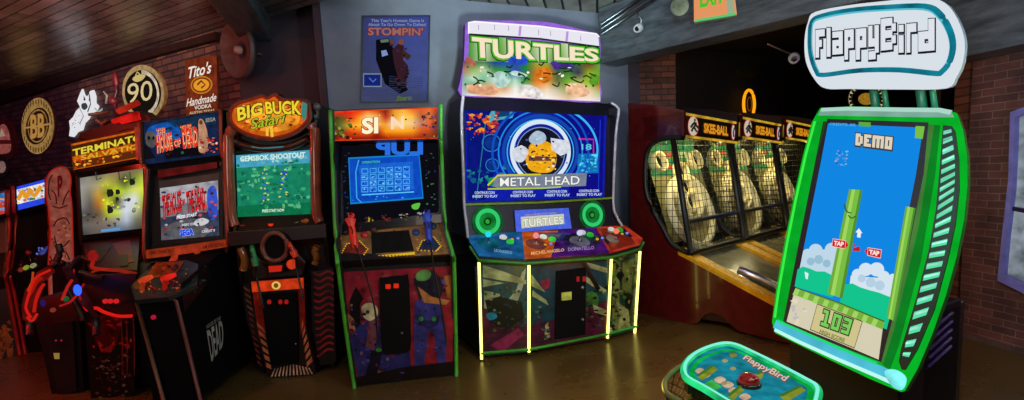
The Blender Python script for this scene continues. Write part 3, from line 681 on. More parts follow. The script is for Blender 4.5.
# monitor
sp = Plane.three(FT, dk_(465, 108, .43), dk_(608, 115, .43), dk_(535, 198, .40))
m = MB(); m.slab(sp, [(462.5, 97), (612, 104), (612, 115), (606, 116), (464, 110), (462, 112)], .05, (14, 12, 20), 'gloss', .012); m.part('header_bar', RT)
m = MB(); m.slab(sp, [(464.5, 107.5), (606.5, 113.5), (604, 197), (466, 202.5)], .02, (10, 10, 14), 'gloss', .002, cap=(16, 30, 165), capmat='screen'); MO = m.part('monitor', RT)
m = MB(); s_ = sp; m.art(s_, [(464.8, 107.8), (606.2, 113.8), (603.7, 196.7), (466.3, 202.2)], (16, 30, 165), .003, 'screen')
m.art(s_, [(466, 109), (520, 111), (500, 150), (486, 200), (468, 201)], (10, 22, 120), .004, 'screen')
m.art(s_, [(560, 112), (604, 114), (602, 196), (570, 197)], (14, 14, 130), .004, 'screen')
m.art(s_, [(492, 109.5), (515, 111), (512, 118), (494, 121), (490, 124), (484, 124)], (70, 170, 190), .006, 'screen'); m.art(s_, [(495, 111), (510, 112), (508, 116), (494, 118)], (20, 60, 110), .007, 'screen')
m.speckle(s_, [(467, 114), (498, 113), (496, 133), (468, 135)], 70, [(220, 90, 20), (190, 40, 30), (150, 30, 50), (240, 150, 40)], .8, 3.2, .007, 'lit', 8)
for r_, c_, w_ in ((47, (16, 80, 190), .02), (41, (30, 140, 230), .012), (36, (20, 70, 170), .03), (32.5, (60, 190, 240), .01)):
    m.line(s_, [p for p in E(540, 152, r_*1.02, r_, 56, 0, PI*.78, PI*2.22)], w_, c_, .008, 'lit')
m.line(s_, E(540, 152, 28.5, 30, 48, 0, PI*.72, PI*2.3), .035, (215, 232, 245), .009, 'lit'); m.art(s_, E(540, 153, 25, 26.5, 40), (20, 22, 40), .0095, 'screen'); m.line(s_, E(540, 153, 24, 25.5, 40), .008, (120, 150, 190), .0105, 'lit', True)
m.line(s_, E(545, 150, 52, 44, 30, 0, -1.2, .3), .02, (60, 180, 250), .008, 'lit')
# abstract yellow and white emblem in the ring
m.art(s_, sm2([(527, 150), (532, 143), (544, 141), (553, 147), (556, 160), (550, 172), (531, 171), (525, 160)]), (240, 170, 20), .011, 'screen'); m.art(s_, sm2([(529, 137), (536, 131), (544, 134), (545, 141), (536, 145), (529, 142)]), (170, 190, 210), .012, 'screen')
m.art(s_, sm2([(512, 150), (522, 146), (528, 152), (522, 162), (514, 160)]), (210, 215, 225), .011, 'screen'); m.art(s_, [(550, 138), (568, 141), (570, 152), (560, 156), (551, 150)], (215, 220, 230), .011, 'screen'); m.art(s_, [(528, 156), (556, 157), (555, 161), (528, 161)], (110, 60, 50), .013, 'screen')
m.speckle(s_, [(524, 145), (556, 145), (556, 172), (526, 172)], 22, [(250, 200, 60), (200, 120, 10), (30, 30, 60), (255, 220, 90)], .8, 2.2, .014, 'lit', 12)
m.speckle(s_, [(516, 138), (568, 138), (566, 168), (520, 168)], 30, [(20, 24, 60), (230, 235, 240), (70, 90, 140)], .7, 2, .0145, 'lit', 13)
for cx_, cy_, rx, c_ in ((491, 143, 9, (40, 120, 190)), (492, 165, 6.5, (30, 120, 180))):
    m.line(s_, E(cx_, cy_, rx, rx*.95), .009, c_, .007, 'lit', True); m.art(s_, E(cx_, cy_, rx*.75, rx*.7), (14, 50, 130), .006, 'screen')
m.line(s_, [(578, 139), (593, 139.5), (593, 153)], .014, (200, 40, 150), .008); m.art(s_, [(577, 154), (598, 153), (598, 173), (577, 174)], (20, 110, 180), .006, 'screen'); m.speckle(s_, [(579, 155), (596, 155), (596, 172), (579, 172)], 30, [(90, 220, 240), (30, 160, 220)], .6, 2.2, .009, 'lit', 9)
m.text(s_, '18', [(581, 144), (591, 144), (591, 150), (581, 150)], (90, 200, 220), .009)
m.line(s_, [(486, 116), (482, 150), (476, 200)], .008, (30, 120, 140), .006, 'lit'); m.line(s_, [(600, 120), (598, 190)], .008, (30, 60, 200), .006, 'lit')
m.speckle(s_, [(468, 112), (602, 116), (600, 190), (470, 196)], 60, [(60, 120, 230), (30, 60, 200), (120, 200, 240)], .3, .7, .006, 'lit', 10)
m.speckle(s_, [(468, 165), (510, 165), (505, 185), (470, 188)], 25, [(20, 90, 130), (30, 140, 130), (10, 40, 110)], 1, 4, .0055, 'screen', 14)
m.part('screen_picture', MO)
m = MB()
m.art(s_, [(487, 185), (496, 176), (586, 173), (585, 186), (500, 189)], (120, 130, 150), .016, 'screen'); m.line(s_, [(487, 185.5), (497, 175.5), (540, 174.5)], .014, (210, 200, 40), .017); m.line(s_, [(487, 189), (540, 188.3), (560, 187)], .012, (180, 200, 50), .017); m.art(s_, [(488, 178), (494, 177), (492, 186), (487, 186)], (20, 140, 80), .0165, 'screen')
m.text(s_, 'METAL HEAD', [(498.5, 177.5), (579, 175.5), (579, 185), (498.5, 187)], (40, 46, 60), .018, 'lit', .028); m.text(s_, 'METAL HEAD', [(499, 178), (578.5, 176), (578.5, 184.5), (499, 186.5)], (242, 242, 235), .020, 'lit', .008)
for i, x in enumerate((474, 512, 546, 578)):
    y = 191.5-i*.6; m.text(s_, 'CONTINUE COIN', [(x, y), (x+20, y-.3), (x+20, y+2.4), (x, y+2.7)], (190, 205, 235), .016, 'lit', .03); m.text(s_, 'INSERT TO PLAY', [(x-2, y+3.6), (x+23, y+3.3), (x+23, y+6), (x-2, y+6.3)], (190, 205, 235), .016, 'lit', .03)
m.part('screen_lettering', MO)
m = MB(); m.line(VP(FT, .39), [(464.5, 204.5), (540, 202.5), (612.5, 198)], .016, (110, 150, 30), .0, 'paint'); m.part('screen_trim', RT, 'yellow green strip under the monitor')
# speaker panel
spP = Plane.three(FT, dk_(466, 212, .395), dk_(610, 205, .395), dk_(540, 232, .37))
for cx_, cy_, rx, ry in ((487.5, 221.5, 15, 13.5), (592, 215, 12.5, 12)):
    c = spP.at(cx_, cy_, .0); k = (spP.at(cx_+rx, cy_)-c).length
    m = MB(); m.lathe(c, spP.n, [(k, 0), (k, .014), (k*.86, .02), (k*.8, .01)], (20, 90, 40), 'rough_lit', 32); sk = m.part('speaker', RT, 'green lit round speaker')
    m = MB(); m.lathe(c, spP.n, [(k*.84, .012), (k*.62, .016), (k*.56, .01)], (50, 200, 110), 'lit', 32); m.part('light_ring', sk)
    m = MB(); m.lathe(c, spP.n, [(k*.56, .01), (k*.25, -.0), (k*.14, .004), (0, .01)], (24, 110, 40), 'rough_lit', 32, [(20, 130, 50), (14, 70, 30), (60, 190, 60)]); m.part('cone', sk)
m = MB(); m.slab(spP, [(514, 210.5), (568, 208), (571, 228.5), (515.5, 232)], .012, (30, 40, 120), 'paint', .012, cap=(74, 100, 220), capmat='screen'); pq = m.part('logo_plate', RT)
m = MB(); m.art(spP, [(520, 217), (563, 214), (563.5, 224), (521, 228.5)], (200, 200, 190), .014, 'lit'); m.text(spP, 'TURTLES', [(520.5, 219), (562.5, 216), (563, 224.5), (521.5, 228)], (110, 140, 90), .017, 'lit', .04); m.text(spP, 'TURTLES', [(521, 219.5), (562, 216.5), (562.5, 224), (522, 227.5)], (240, 240, 225), .019, 'lit', .01); m.text(spP, 'TEENAGE MUTANT NINJA', [(524, 214.5), (556, 212), (556, 214), (524, 216.7)], (180, 150, 120), .015, 'lit'); m.part('lettering', pq)
# topper
tp = VP(FT, .43); m = MB()
m.slab(tp, sm2([(464, 60), (465, 30), (468, 21.5), (490, 20.5), (530, 21), (556, 23.5), (590, 32), (599.5, 36), (600.5, 58), (599, 80), (600, 102), (560, 100.5), (500, 97.5), (461, 96), (460, 82)], 2), .05, (60, 30, 110), 'paint', 0, cap=(150, 100, 215), capmat='screen'); TPR = m.part('topper', RT)
m = MB(); m.art(tp, [(468.5, 22), (474, 21.5), (540, 27), (598, 35), (599, 47), (540, 39), (469, 34)], (232, 230, 240), .003, 'lit')
m.line(tp, [(468.5, 34), (468.5, 23), (474, 21.8), (540, 26.5), (596, 34), (599, 37)], .012, (255, 250, 255), .0045, 'lit')
for x, y in ((519, 26), (566, 31.5)): m.art(tp, [(x, y), (x+2.5, y), (x+1.5, y+10), (x-1, y+10)], (185, 150, 225), .005)
for x, y in ((478, 25), (494, 25), (508, 26), (538, 30), (550, 31), (580, 36)): m.art(tp, Q(x, y, x+.7, y+5), (170, 150, 200), .005)
m.line(tp, [(469, 34.5), (540, 39), (599, 47)], .014, (30, 40, 30), .006); m.part('white_band', TPR)
m = MB(); m.grid(tp, [(469, 35), (599.5, 47), (600, 65), (468, 62)], [[(70,150,50),(240,235,220),(90,170,60),(230,225,200),(110,180,70),(240,230,215),(120,180,60),(235,230,210),(90,160,50),(70,140,40)],[(60,140,40),(200,210,180),(60,130,40),(190,200,160),(60,130,40),(210,210,190),(70,130,40),(200,210,180),(80,150,50),(50,120,40)]], .005)
m.text(tp, 'TURTLES', [(469, 34.5), (600.5, 47), (601, 65), (470, 61)], (16, 60, 20), .007, 'lit', .085)
m.text(tp, 'TURTLES', [(470, 35.5), (599.5, 48), (600, 64), (471, 60)], (84, 184, 44), .009, 'lit', .06); m.text(tp, 'TURTLES', [(471.5, 37), (598, 49.5), (598, 62), (472.5, 58)], (248, 228, 196), .011, 'lit', .03); m.part('lettering', TPR)
# abstract bright shapes in place of the painted figures
m = MB(); rg = random.Random(3)
m.grid(tp, [(463, 61), (599, 64.5), (600, 101.5), (461.5, 95.5)], [
 [(120,70,90),(60,110,80),(60,120,60),(30,60,150),(40,70,190),(30,90,120),(40,120,60),(150,170,50),(150,160,60),(60,70,80),(50,50,140),(70,110,60),(110,60,40),(110,160,60)],
 [(190,110,110),(150,180,90),(190,210,170),(70,140,70),(50,150,70),(60,70,200),(30,130,70),(210,110,40),(190,140,50),(70,90,60),(70,130,50),(60,50,80),(150,180,40),(100,170,50)],
 [(130,170,150),(200,230,200),(120,190,150),(200,220,210),(60,160,80),(180,220,200),(40,140,60),(225,120,30),(235,150,50),(100,110,60),(120,180,50),(180,190,90),(150,190,50),(200,80,50)],
 [(170,190,180),(70,150,100),(160,170,120),(240,170,120),(220,160,110),(240,240,230),(230,210,180),(240,180,120),(240,220,190),(200,190,160),(160,170,90),(230,180,140),(240,210,180),(170,190,110)],
 [(200,190,220),(240,240,240),(250,190,140),(245,220,190),(250,250,245),(250,250,250),(250,230,200),(245,240,230),(250,250,250),(250,230,210),(240,200,170),(250,240,230),(250,235,220),(230,220,230)]], .006)
blobs = [((478, 66, 12, 6, .3), (150, 190, 90)), ((470, 62, 7, 3.5, .6), (190, 110, 90)), ((487, 76, 12, 8, .4), (60, 160, 70)), ((500, 80, 9, 8, 0), (180, 215, 205)), ((495, 60, 12, 3, .35), (30, 50, 190)), ((518, 61, 10, 5, .1), (40, 80, 200)), ((517, 71, 12, 8, .2), (40, 150, 60)), ((518, 74, 8, 2.5, .2), (200, 230, 220)), ((541, 64, 8, 5, -.3), (170, 190, 40)),
         ((544, 76, 9, 7, .1), (225, 120, 30)), ((536, 68, 4, 4, 0), (210, 90, 20)), ((556, 66, 6, 4, .5), (80, 50, 150)), ((565, 72, 9, 8, .2), (110, 160, 40)), ((566, 66, 8, 3, .2), (70, 50, 140)), ((582, 76, 9, 8, .2), (140, 185, 40)), ((594, 80, 6, 6, .2), (90, 150, 40)), ((592, 79, 7, 2.6, .2), (180, 50, 30)),
         ((482, 90, 18, 6, .1), (235, 170, 130)), ((470, 84, 7, 8, .1), (200, 200, 190)), ((530, 92, 14, 6, .3), (240, 235, 230)), ((552, 86, 12, 6, -.5), (235, 215, 190)), ((576, 90, 12, 8, .2), (240, 190, 150)), ((594, 95, 7, 7, .2), (245, 235, 225)), ((515, 88, 8, 8, 0), (250, 210, 170))]
for (x, y, a, b, r_), c in blobs[1:22:2]: m.art(tp, sm2([(x+a*math.cos(t)*rg.uniform(.75, 1.2)*math.cos(r_)-b*math.sin(t)*math.sin(r_), y+a*math.cos(t)*math.sin(r_)+b*math.sin(t)*rg.uniform(.75, 1.2)*math.cos(r_)) for t in [i*PI/4 for i in range(8)]], 3), c, .007+rg.random()*.004, 'printed')
for _ in range(22):
    x = rg.uniform(464, 590); y = rg.uniform(64, 86); m.line(tp, sm2([(x, y), (x+rg.uniform(2, 6), y+rg.uniform(-3, 3)), (x+rg.uniform(5, 9), y+rg.uniform(-2, 5))], 3, False), .012, (26, 50, 26), .013, 'lit')
m.speckle(tp, [(464, 64), (598, 66), (598, 88), (464, 86)], 26, [(50, 110, 40), (230, 240, 200), (40, 60, 40), (255, 255, 240), (190, 200, 60)], .8, 2.4, .012, 'lit', 33)
m.part('printed_art', TPR)
# ------------------------------------------------------------------ two gun shooter with green edges
FS = floor_frame(353, 388, 9)
RS = thing('arcade_cabinet', FS, 'green edged gun shooter cabinet with orange marquee and one red and one blue gun', 'arcade cabinet')
FR = FS.H(457, 377).y
S = FS.V
cb = Cab(FS, [(330.5, 110, 441, 104.5, .03, .05), (331.5, 141, 441, 139, .03, .05), (331.6, 142, 441, 140, .03, .27), (333, 170, 442, 165, .10, .27), (335.5, 236, 445, 222, .06, .16), (337.5, 262, 453.5, 256, -.08, -.05), (338.5, 270, 454, 263, -.06, .0), (346, 330, 455.5, 320, .0, .02), (354.5, 388, 456.5, 376, .0, .02)], .62)
cb.body(RS, (16, 14, 14), 'paint'); cb.sides(RS, (22, 20, 20), 'paint'); cb.trim(RS, (64, 160, 40), 'rough_lit' if False else 'paint', .013, label='bright green edge moulding')
m = MB(); P = VP(FS, .04); m.slab(P, [(331.5, 111.5), (439.5, 107), (439.5, 138.5), (332.5, 141)], .02, (60, 20, 8), 'paint', .0, cap=(226, 70, 14), capmat='printed'); mq = m.part('marquee', RS)
m = MB(); m.grid(P, [(332.5, 112.5), (438.5, 108), (438.5, 137.5), (333.5, 140)], [
 [(200,60,40),(230,40,20),(235,40,20),(240,60,20),(245,120,30),(220,70,30),(120,30,20),(230,150,40),(245,180,60),(240,110,40),(230,90,50),(230,110,50),(190,50,40)],
 [(90,50,20),(80,90,30),(230,60,20),(250,150,30),(255,230,150),(245,200,90),(190,50,30),(240,160,60),(255,210,90),(255,190,70),(180,100,60),(230,120,60),(110,40,50)],
 [(50,50,20),(110,120,50),(240,170,40),(255,190,50),(255,235,180),(250,170,60),(240,160,60),(255,220,190),(255,215,120),(240,200,150),(190,130,110),(230,100,50),(90,40,50)],
 [(60,30,16),(110,60,20),(220,60,20),(240,90,20),(230,110,20),(170,40,16),(250,150,20),(255,160,30),(255,170,30),(250,160,30),(220,90,30),(200,70,30),(90,50,40)],
 [(90,20,10),(200,40,30),(150,20,10),(140,20,10),(140,20,10),(120,16,10),(150,30,10),(170,50,10),(180,50,10),(180,60,20),(150,40,20),(120,60,30),(90,40,20)]], .003)
m.speckle(P, [(333, 113), (438, 109), (438, 137), (333, 140)], 45, [(240, 90, 30), (250, 190, 80), (180, 40, 20), (120, 30, 14)], .5, 1.4, .005, 'lit', 20)
m.speckle(P, [(333, 118), (352, 118), (356, 139), (333, 140)], 22, [(40, 70, 20), (90, 110, 40), (30, 20, 14), (150, 150, 70)], 1, 3, .007, 'lit', 21); m.speckle(P, [(422, 112), (437, 112), (437, 138), (424, 138)], 18, [(60, 30, 60), (40, 20, 30), (120, 70, 40), (90, 60, 110)], 1, 3, .007, 'lit', 22)
m.part('marquee_art', mq)
m = MB(); m.text(P, 'SI', [(361, 117.5), (379, 116.5), (379, 134), (361, 135)], (190, 70, 30), .009, 'lit', .08); m.text(P, 'SI', [(362, 118), (378.5, 117), (378.5, 133.5), (362, 134.5)], (255, 245, 205), .011, 'lit', .04); m.text(P, 'N', [(391, 117), (404, 116.5), (404, 129), (391, 129.5)], (250, 220, 190), .010, 'lit', .03); m.part('lettering', mq)
# screen
sp = Plane.three(FS, S(345, 150, .23), S(430, 148, .23), S(390, 218, .18))
m = MB(); m.slab(sp, [(341.5, 146), (437, 143), (439, 220), (344, 226)], .02, (8, 8, 12), 'gloss', .004, cap=(12, 11, 18), capmat='lit'); sc_ = m.part('monitor', RS)
m = MB(); m.art(sp, [(342.5, 146.5), (436, 143.5), (438, 219), (345, 225)], (12, 11, 18), .0055, 'lit'); m.art(sp, [(349, 158.5), (419, 155), (423, 198), (351, 203.5)], (14, 74, 190), .007, 'screen'); m.art(sp, [(359, 165), (413, 161.5), (414, 189), (361, 193)], (26, 100, 210), .008, 'screen')
m.line(sp, [(349, 158.5), (419, 155), (423, 198), (351, 203.5)], .012, (20, 130, 200), .009, 'lit', True); m.line(sp, [(359, 160), (356, 172), (357, 198), (362, 203)], .008, (60, 170, 230), .009)
for r in range(4):
    for c in range(6):
        x = 362+c*8.3; y = 169+r*6.2-c*.4; m.line(sp, Q(x, y, x+6, y+4.4), .005, (90, 190, 250), .010, 'lit', True); m.speckle(sp, Q(x+.6, y+.5, x+5.4, y+4), 3, [(120, 210, 250), (10, 50, 150)], .5, 1.4, .009, 'lit', r*9+c)
m.text(sp, 'OPERATION', [(362, 161.5), (380, 160.5), (380, 163), (362, 164)], (60, 200, 150), .010); m.line(sp, [(362, 195), (414, 192)], .008, (90, 200, 250), .010); m.speckle(sp, [(353, 196), (420, 193), (421, 197), (353, 201)], 20, [(60, 170, 240), (10, 50, 150)], .5, 1.4, .009, 'lit', 5)
m.text(sp, 'LUP', [(376, 141.5), (423, 141), (423, 155), (376, 156)], (40, 110, 225), .012, 'lit', .05, 0, 0, True)  # mirrored letters: a reflection painted onto the screen
m.speckle(sp, [(343, 150), (349, 150), (349, 215), (345, 215)], 14, [(20, 50, 120), (40, 60, 60)], .5, 1.5, .007, 'lit', 6); m.speckle(sp, [(424, 150), (436, 150), (436, 210), (427, 210)], 24, [(30, 60, 150), (50, 110, 60), (30, 30, 40)], .5, 1.6, .007, 'lit', 7)
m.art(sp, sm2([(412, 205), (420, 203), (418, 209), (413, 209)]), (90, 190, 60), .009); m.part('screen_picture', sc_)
# instruction strip
ip = cb.plane(4)
m = MB(); ipl = Plane.three(FS, S(338, 226, .13), S(444, 218, .13), S(390, 232, .11))
m.slab(ipl, [(339, 224), (444, 214), (446, 222), (340, 234)], .01, (18, 12, 12), 'gloss', .006); ist = m.part('instruction_strip', RS)
m = MB()
for i, (x, c) in enumerate(((369, (190, 160, 60)), (386, (190, 60, 50)), (403, (160, 150, 130)), (421, (150, 150, 150)))):
    y = 221-(x-369)*.07-1.5; m.speckle(ipl, Q(x-3.5, y-3, x+4, y+3), 14, [c, sc(c, .6), (60, 40, 30)], .6, 1.8, .009, 'lit', i+50)
m.part('instruction_pictures', ist)
# control panel
cpP = Plane.three(FS, S(338, 236, .12), S(445, 225, .12), S(395, 261, -.05))
m = MB(); m.slab(cpP, [(337.5, 234), (445, 223), (452, 254), (339, 261.5)], .02, (120, 84, 40), 'paint', .006, cap=(150, 104, 52), capmat='art'); cpn = m.part('control_panel', RS)
m = MB(); m.slab(cpP, [(371.5, 233.5), (409, 231), (414, 251.5), (372, 254.5)], .004, (10, 10, 10), 'gloss', .011); m.part('glass_window', cpn)
m = MB(); m.art(cpP, [(339, 236), (444, 225.5), (450, 252.5), (340.5, 259)], (140, 96, 48), .0075, 'art'); m.line(cpP, [(373, 258), (415, 254)], .02, (210, 170, 40), .010, 'lit')
for i in range(12): x = 374+i*3.5; m.line(cpP, [(x, 256), (x+1.5, 259)], .008, (60, 30, 10), .012, 'lit')
for q, c in (([(341, 256), (347, 245), (360, 242), (368, 250), (362, 259)], (120, 40, 24)), ([(418, 251), (422, 242), (434, 238), (441, 247), (436, 252)], (26, 40, 70))):
    m.art(cpP, q, c, .010, 'art')
    for i in range(len(q)): a = q[i]; b = q[(i+1) % len(q)]; [m.art(cpP, E(a[0]+(b[0]-a[0])*t/5, a[1]+(b[1]-a[1])*t/5, .9, .7, 5), (220, 170, 50), .012) for t in range(5)]
m.speckle(cpP, [(340, 236), (444, 226), (450, 252), (341, 258)], 40, [(90, 60, 30), (60, 40, 20), (180, 130, 60)], .5, 1.3, .009, 'lit', 60)
m.part('panel_graphics', cpn)
for x, y, c in ((365, 236, (190, 40, 40)), (416, 233.5, (30, 60, 120)), (374, 230.5, (60, 20, 20)), (433, 227, (20, 40, 70)), (346, 233, (30, 20, 30))):
    m = MB(); m.lathe(cpP.at(x, y, .006), cpP.n, [(.026, 0), (.026, .012), (.014, .02), (0, .02)], c, 'paint', 16); m.part('button', RS)
def gun(name_label, bx, by, tx, ty, col, root):
    # pistol standing grip-down in its holster, muzzle toward the monitor
    a = cpP.at(bx, by, .03); b = S(tx, ty, .03)
    m = MB(); d = (b-a).normalized()
    m.tube([a-d*.03, a+d*.03, a+d*.10, b+d*.01], [.018, .024, .022, .020], col, 'paint', 10); g = m.part('gun', root, name_label)
    m = MB(); m.tube([b+d*.005, b+Vector((0, -.02, .045)), b+Vector((.0, .03, .07))], [.022, .036, .022], col, 'paint', 10); m.part('barrel_block', g)
    m = MB(); m.tube([a+d*.07+Vector((0, -.02, 0)), a+d*.09+Vector((.01, -.05, 0)), a+d*.12+Vector((0, -.045, 0))], .005, sc(col, .5)); m.part('trigger', g)
    return a
g1 = gun('bright red gun standing in the left holster', 355.5, 246, 351.5, 226, (235, 50, 34), RS)
g2 = gun('blue gun standing in the right holster', 429.5, 241, 427.5, 222, (26, 62, 180), RS)
for g, pts in ((g1, [(358, 252), (366, 275), (375, 310), (378, 348)]), (g2, [(431, 247), (434, 270), (440, 300), (447, 345)])):
    m = MB(); pl = VP(FS, -.09); m.tube(smooth([g+Vector((0, -.02, -.01))]+[pl.at(*p) for p in pts], 5), .006, (20, 16, 14), 'paint'); m.part('gun_cable', RS)
# front art
fp = Plane.three(FS, S(345, 275, .0), S(453, 268, .0), S(400, 370, .015))
m = MB(); m.slab(fp, [(340.5, 272), (453, 266), (455, 371), (357, 383)], .008, (90, 20, 24), 'paint', .010, cap=(140, 28, 42), capmat='art'); fpn = m.part('front_panel', RS)
m = MB()
m.speckle(fp, [(342, 274), (452, 268), (454, 300), (346, 304)], 50, [(140, 60, 66), (110, 34, 42), (130, 44, 54), (90, 24, 30)], 1.5, 4.5, .014, 'art', 70)
m.art(fp, [(350, 300), (356, 286), (364, 298), (360, 304), (361, 330), (352, 328)], (10, 8, 8), .016, 'art')
m.art(fp, sm2([(362, 306), (370, 302), (377, 306), (378, 314), (371, 320), (364, 316)]), (190, 180, 140), .019, 'art'); m.art(fp, E(368, 311, 2, 2, 8), (60, 40, 30), .021, 'art')
m.art(fp, [(350, 334), (362, 322), (374, 320), (385, 332), (396, 336), (410, 352), (412, 374), (396, 380), (380, 366), (376, 378), (360, 380), (354, 356)], (40, 38, 96), .017, 'art')
m.art(fp, [(370, 318), (376, 314), (379, 330), (374, 350), (366, 346)], (110, 60, 70), .018, 'art'); m.art(fp, [(346, 310), (354, 318), (356, 330), (350, 328)], (170, 110, 80), .018, 'art'); m.art(fp, [(372, 350), (384, 348), (376, 376), (366, 374)], (16, 14, 30), .019, 'art'); m.art(fp, E(379, 349, 3, 2, 8), (60, 150, 50), .020, 'art')
m.art(fp, [(414, 278), (424, 270), (434, 270), (444, 284), (440, 300), (420, 302)], (30, 26, 40), .016, 'art'); m.art(fp, sm2([(416, 274), (424, 269), (431, 272), (428, 279), (418, 280)]), (90, 140, 70), .018, 'art'); m.art(fp, [(418, 286), (432, 296), (450, 300), (446, 304), (424, 302)], (170, 110, 60), .019, 'art')
m.art(fp, [(415, 300), (440, 300), (446, 330), (446, 362), (438, 364), (434, 332), (428, 330), (424, 366), (415, 368), (414, 330)], (52, 50, 118), .017, 'art'); m.art(fp, [(418, 316), (428, 320), (440, 314), (438, 324), (428, 328), (419, 324)], (30, 28, 70), .019, 'art')
for x in (421, 434): m.art(fp, E(x, 318, 2.6, 2.4, 8), (50, 150, 60), .020, 'art')
m.art(fp, [(444, 276), (452, 274), (453, 300), (447, 296)], (170, 100, 40), .016, 'art'); m.art(fp, [(404, 366), (455, 360), (455, 371), (357, 383), (357, 376)], (20, 10, 12), .021, 'art')
m.speckle(fp, [(348, 300), (396, 320), (410, 376), (358, 380)], 60, [(30, 26, 60), (70, 60, 130), (110, 30, 50), (20, 14, 20), (120, 90, 80)], 1, 3, .020, 'art', 71); m.speckle(fp, [(415, 278), (448, 280), (448, 350), (415, 350)], 36, [(36, 34, 90), (20, 18, 40), (80, 76, 150)], 1, 2.4, .020, 'art', 72)
m.part('printed_art', fpn)
m = MB(); m.slab(fp, sm2([(380, 282), (383, 277), (404, 275), (409, 279), (411, 330), (411, 345), (407, 351), (387, 353), (383, 349), (381, 330)], 2), .02, (14, 12, 12), 'matte', .028); cdr = m.part('coin_door', RS)
m = MB()
for x in (386, 394): m.slab(fp, Q(x, 283-(x-386)*.08, x+5, 287.5-(x-386)*.08), .006, (80, 10, 8), 'paint', .036, cap=(210, 40, 20), capmat='lit')
m.part('coin_return', cdr, 'pair of red lit coin returns')
m = MB(); m.lathe(fp.at(402, 332, .028), fp.n, [(.012, 0), (.012, .01), (0, .012)], (120, 120, 120), 'metal', 10); m.part('lock', cdr)
# ------------------------------------------------------------------ hunting game cabinet
FB = floor_frame(264, 378, 0)
RB = thing('arcade_cabinet', FB, 'hunting game cabinet with carved oval orange sign and zebra striped base', 'arcade cabinet')
S = FB.V
cb = Cab(FB, [(226, 112, 318, 104, .12, .14), (229, 150, 319, 145, .12, .16), (232, 215, 322, 212, .10, .14), (233, 232, 325, 227, .02, .04), (236, 250, 328, 245, .05, .09), (240, 290, 332, 282, .10, .12), (252, 340, 334, 330, .10, .12), (262, 374, 334, 366, .10, .12)], .56)
cb.body(RB, (16, 10, 8), 'paint'); cb.sides(RB, (24, 14, 10), 'paint')
# screen
sp = Plane.three(FB, S(236, 155, .16), S(311, 149, .16), S(275, 216, .13))
m = MB(); m.slab(sp, [(233, 152), (313, 146), (314, 218), (236, 221)], .02, (12, 10, 10), 'gloss', .004, cap=(14, 30, 26), capmat='lit')
m.line(sp, [(235.5, 154), (311, 148.5), (312, 215.5), (238, 218)], .012, (20, 12, 10), .006, 'paint', True); mo = m.part('monitor', RB)
m = MB()
m.art(sp, [(236.5, 155.5), (310, 150), (311, 214), (238.5, 217)], (24, 128, 96), .006, 'screen'); m.art(sp, [(236.5, 155.5), (310, 150), (310, 163), (237, 168)], (70, 160, 190), .007, 'screen'); m.art(sp, [(237.5, 206), (311, 202), (311, 214), (238.5, 217)], (12, 110, 70), .007, 'screen')
m.speckle(sp, [(238, 164), (309, 158), (310, 206), (240, 210)], 120, [(30, 140, 90), (16, 110, 80), (60, 170, 110), (20, 96, 76), (90, 180, 130)], 1, 4, .008, 'screen', 80)
m.speckle(sp, [(238, 158), (309, 152), (310, 160), (238, 166)], 30, [(150, 200, 210), (100, 180, 200), (60, 150, 150)], 1, 3.4, .008, 'screen', 83)
for c in range(2):
    for r in range(7):
        x = 261+c*19+(r % 2)*.5; y = 168-c*1.4+r*5; m.speckle(sp, Q(x, y, x+8, y+3.4), 5, [(30, 70, 190), (60, 110, 210), (200, 210, 120)], .6, 1.6, .010, 'lit', r*5+c)
m.part('screen_picture', mo)
m = MB(); m.text(sp, 'GEMSBOK SHOOTOUT', [(241, 156.5), (306, 152), (306, 157.5), (241, 162)], (205, 235, 225), .012, 'lit', .04); m.text(sp, 'PRESS START NOW', [(263, 209.5), (285, 208.5), (285, 211.5), (263, 212.5)], (220, 235, 220), .012, 'lit', .03); m.part('screen_lettering', mo)
# carved oval sign
hp = VP(FB, .05)
hout = sm2([(231, 106), (238, 101), (247.5, 98.5), (256, 95.5), (262, 94), (267, 96), (271, 94.5), (276, 92.5), (281, 97), (290, 98.5), (303, 98.5), (310, 102), (311.5, 110), (312, 119), (306, 127), (297, 134), (284, 139), (270, 141), (256, 139), (244, 135), (234, 129), (228, 121), (228, 112)], 3)
m = MB(); m.slab(hp, hout, .09, (54, 22, 14), 'wood', .0, cap=(84, 34, 20), capmat='art'); hs = m.part('header_sign', RB)
m = MB(); ctr = (270, 117)
inn = [(ctr[0]+(x-ctr[0])*.90, ctr[1]+(y-ctr[1])*.86) for x, y in hout]
m.art(hp, inn, (205, 96, 20), .004, 'printed'); m.art(hp, sm2([(246, 112), (262, 106), (285, 106), (300, 114), (296, 126), (276, 132), (254, 128)]), (240, 150, 40), .006, 'printed')
m.speckle(hp, [(238, 106), (302, 104), (300, 128), (244, 130)], 80, [(250, 170, 50), (190, 80, 14), (150, 50, 12), (255, 200, 90), (90, 40, 12)], .8, 3, .007, 'lit', 90)
m.line(hp, inn, .014, (130, 30, 16), .008, 'lit', True)
m.part('lit_panel', hs)
m = MB(); a0 = 'BIG BUCK'
m.text(hp, 'BIG', [(237, 107), (264, 101.5), (264, 115), (238, 122.5)], (50, 30, 10), .010, 'lit', .08); m.text(hp, 'BIG', [(237.7, 107.7), (263.3, 102.3), (263.3, 114.3), (238.7, 121.7)], (236, 210, 50), .012, 'lit', .03)
m.text(hp, 'BUCK', [(265, 101), (302, 100), (303, 116), (266, 115)], (50, 30, 10), .010, 'lit', .08); m.text(hp, 'BUCK', [(265.7, 101.8), (301.3, 100.8), (302.3, 115.2), (266.7, 114.2)], (236, 210, 50), .012, 'lit', .03)
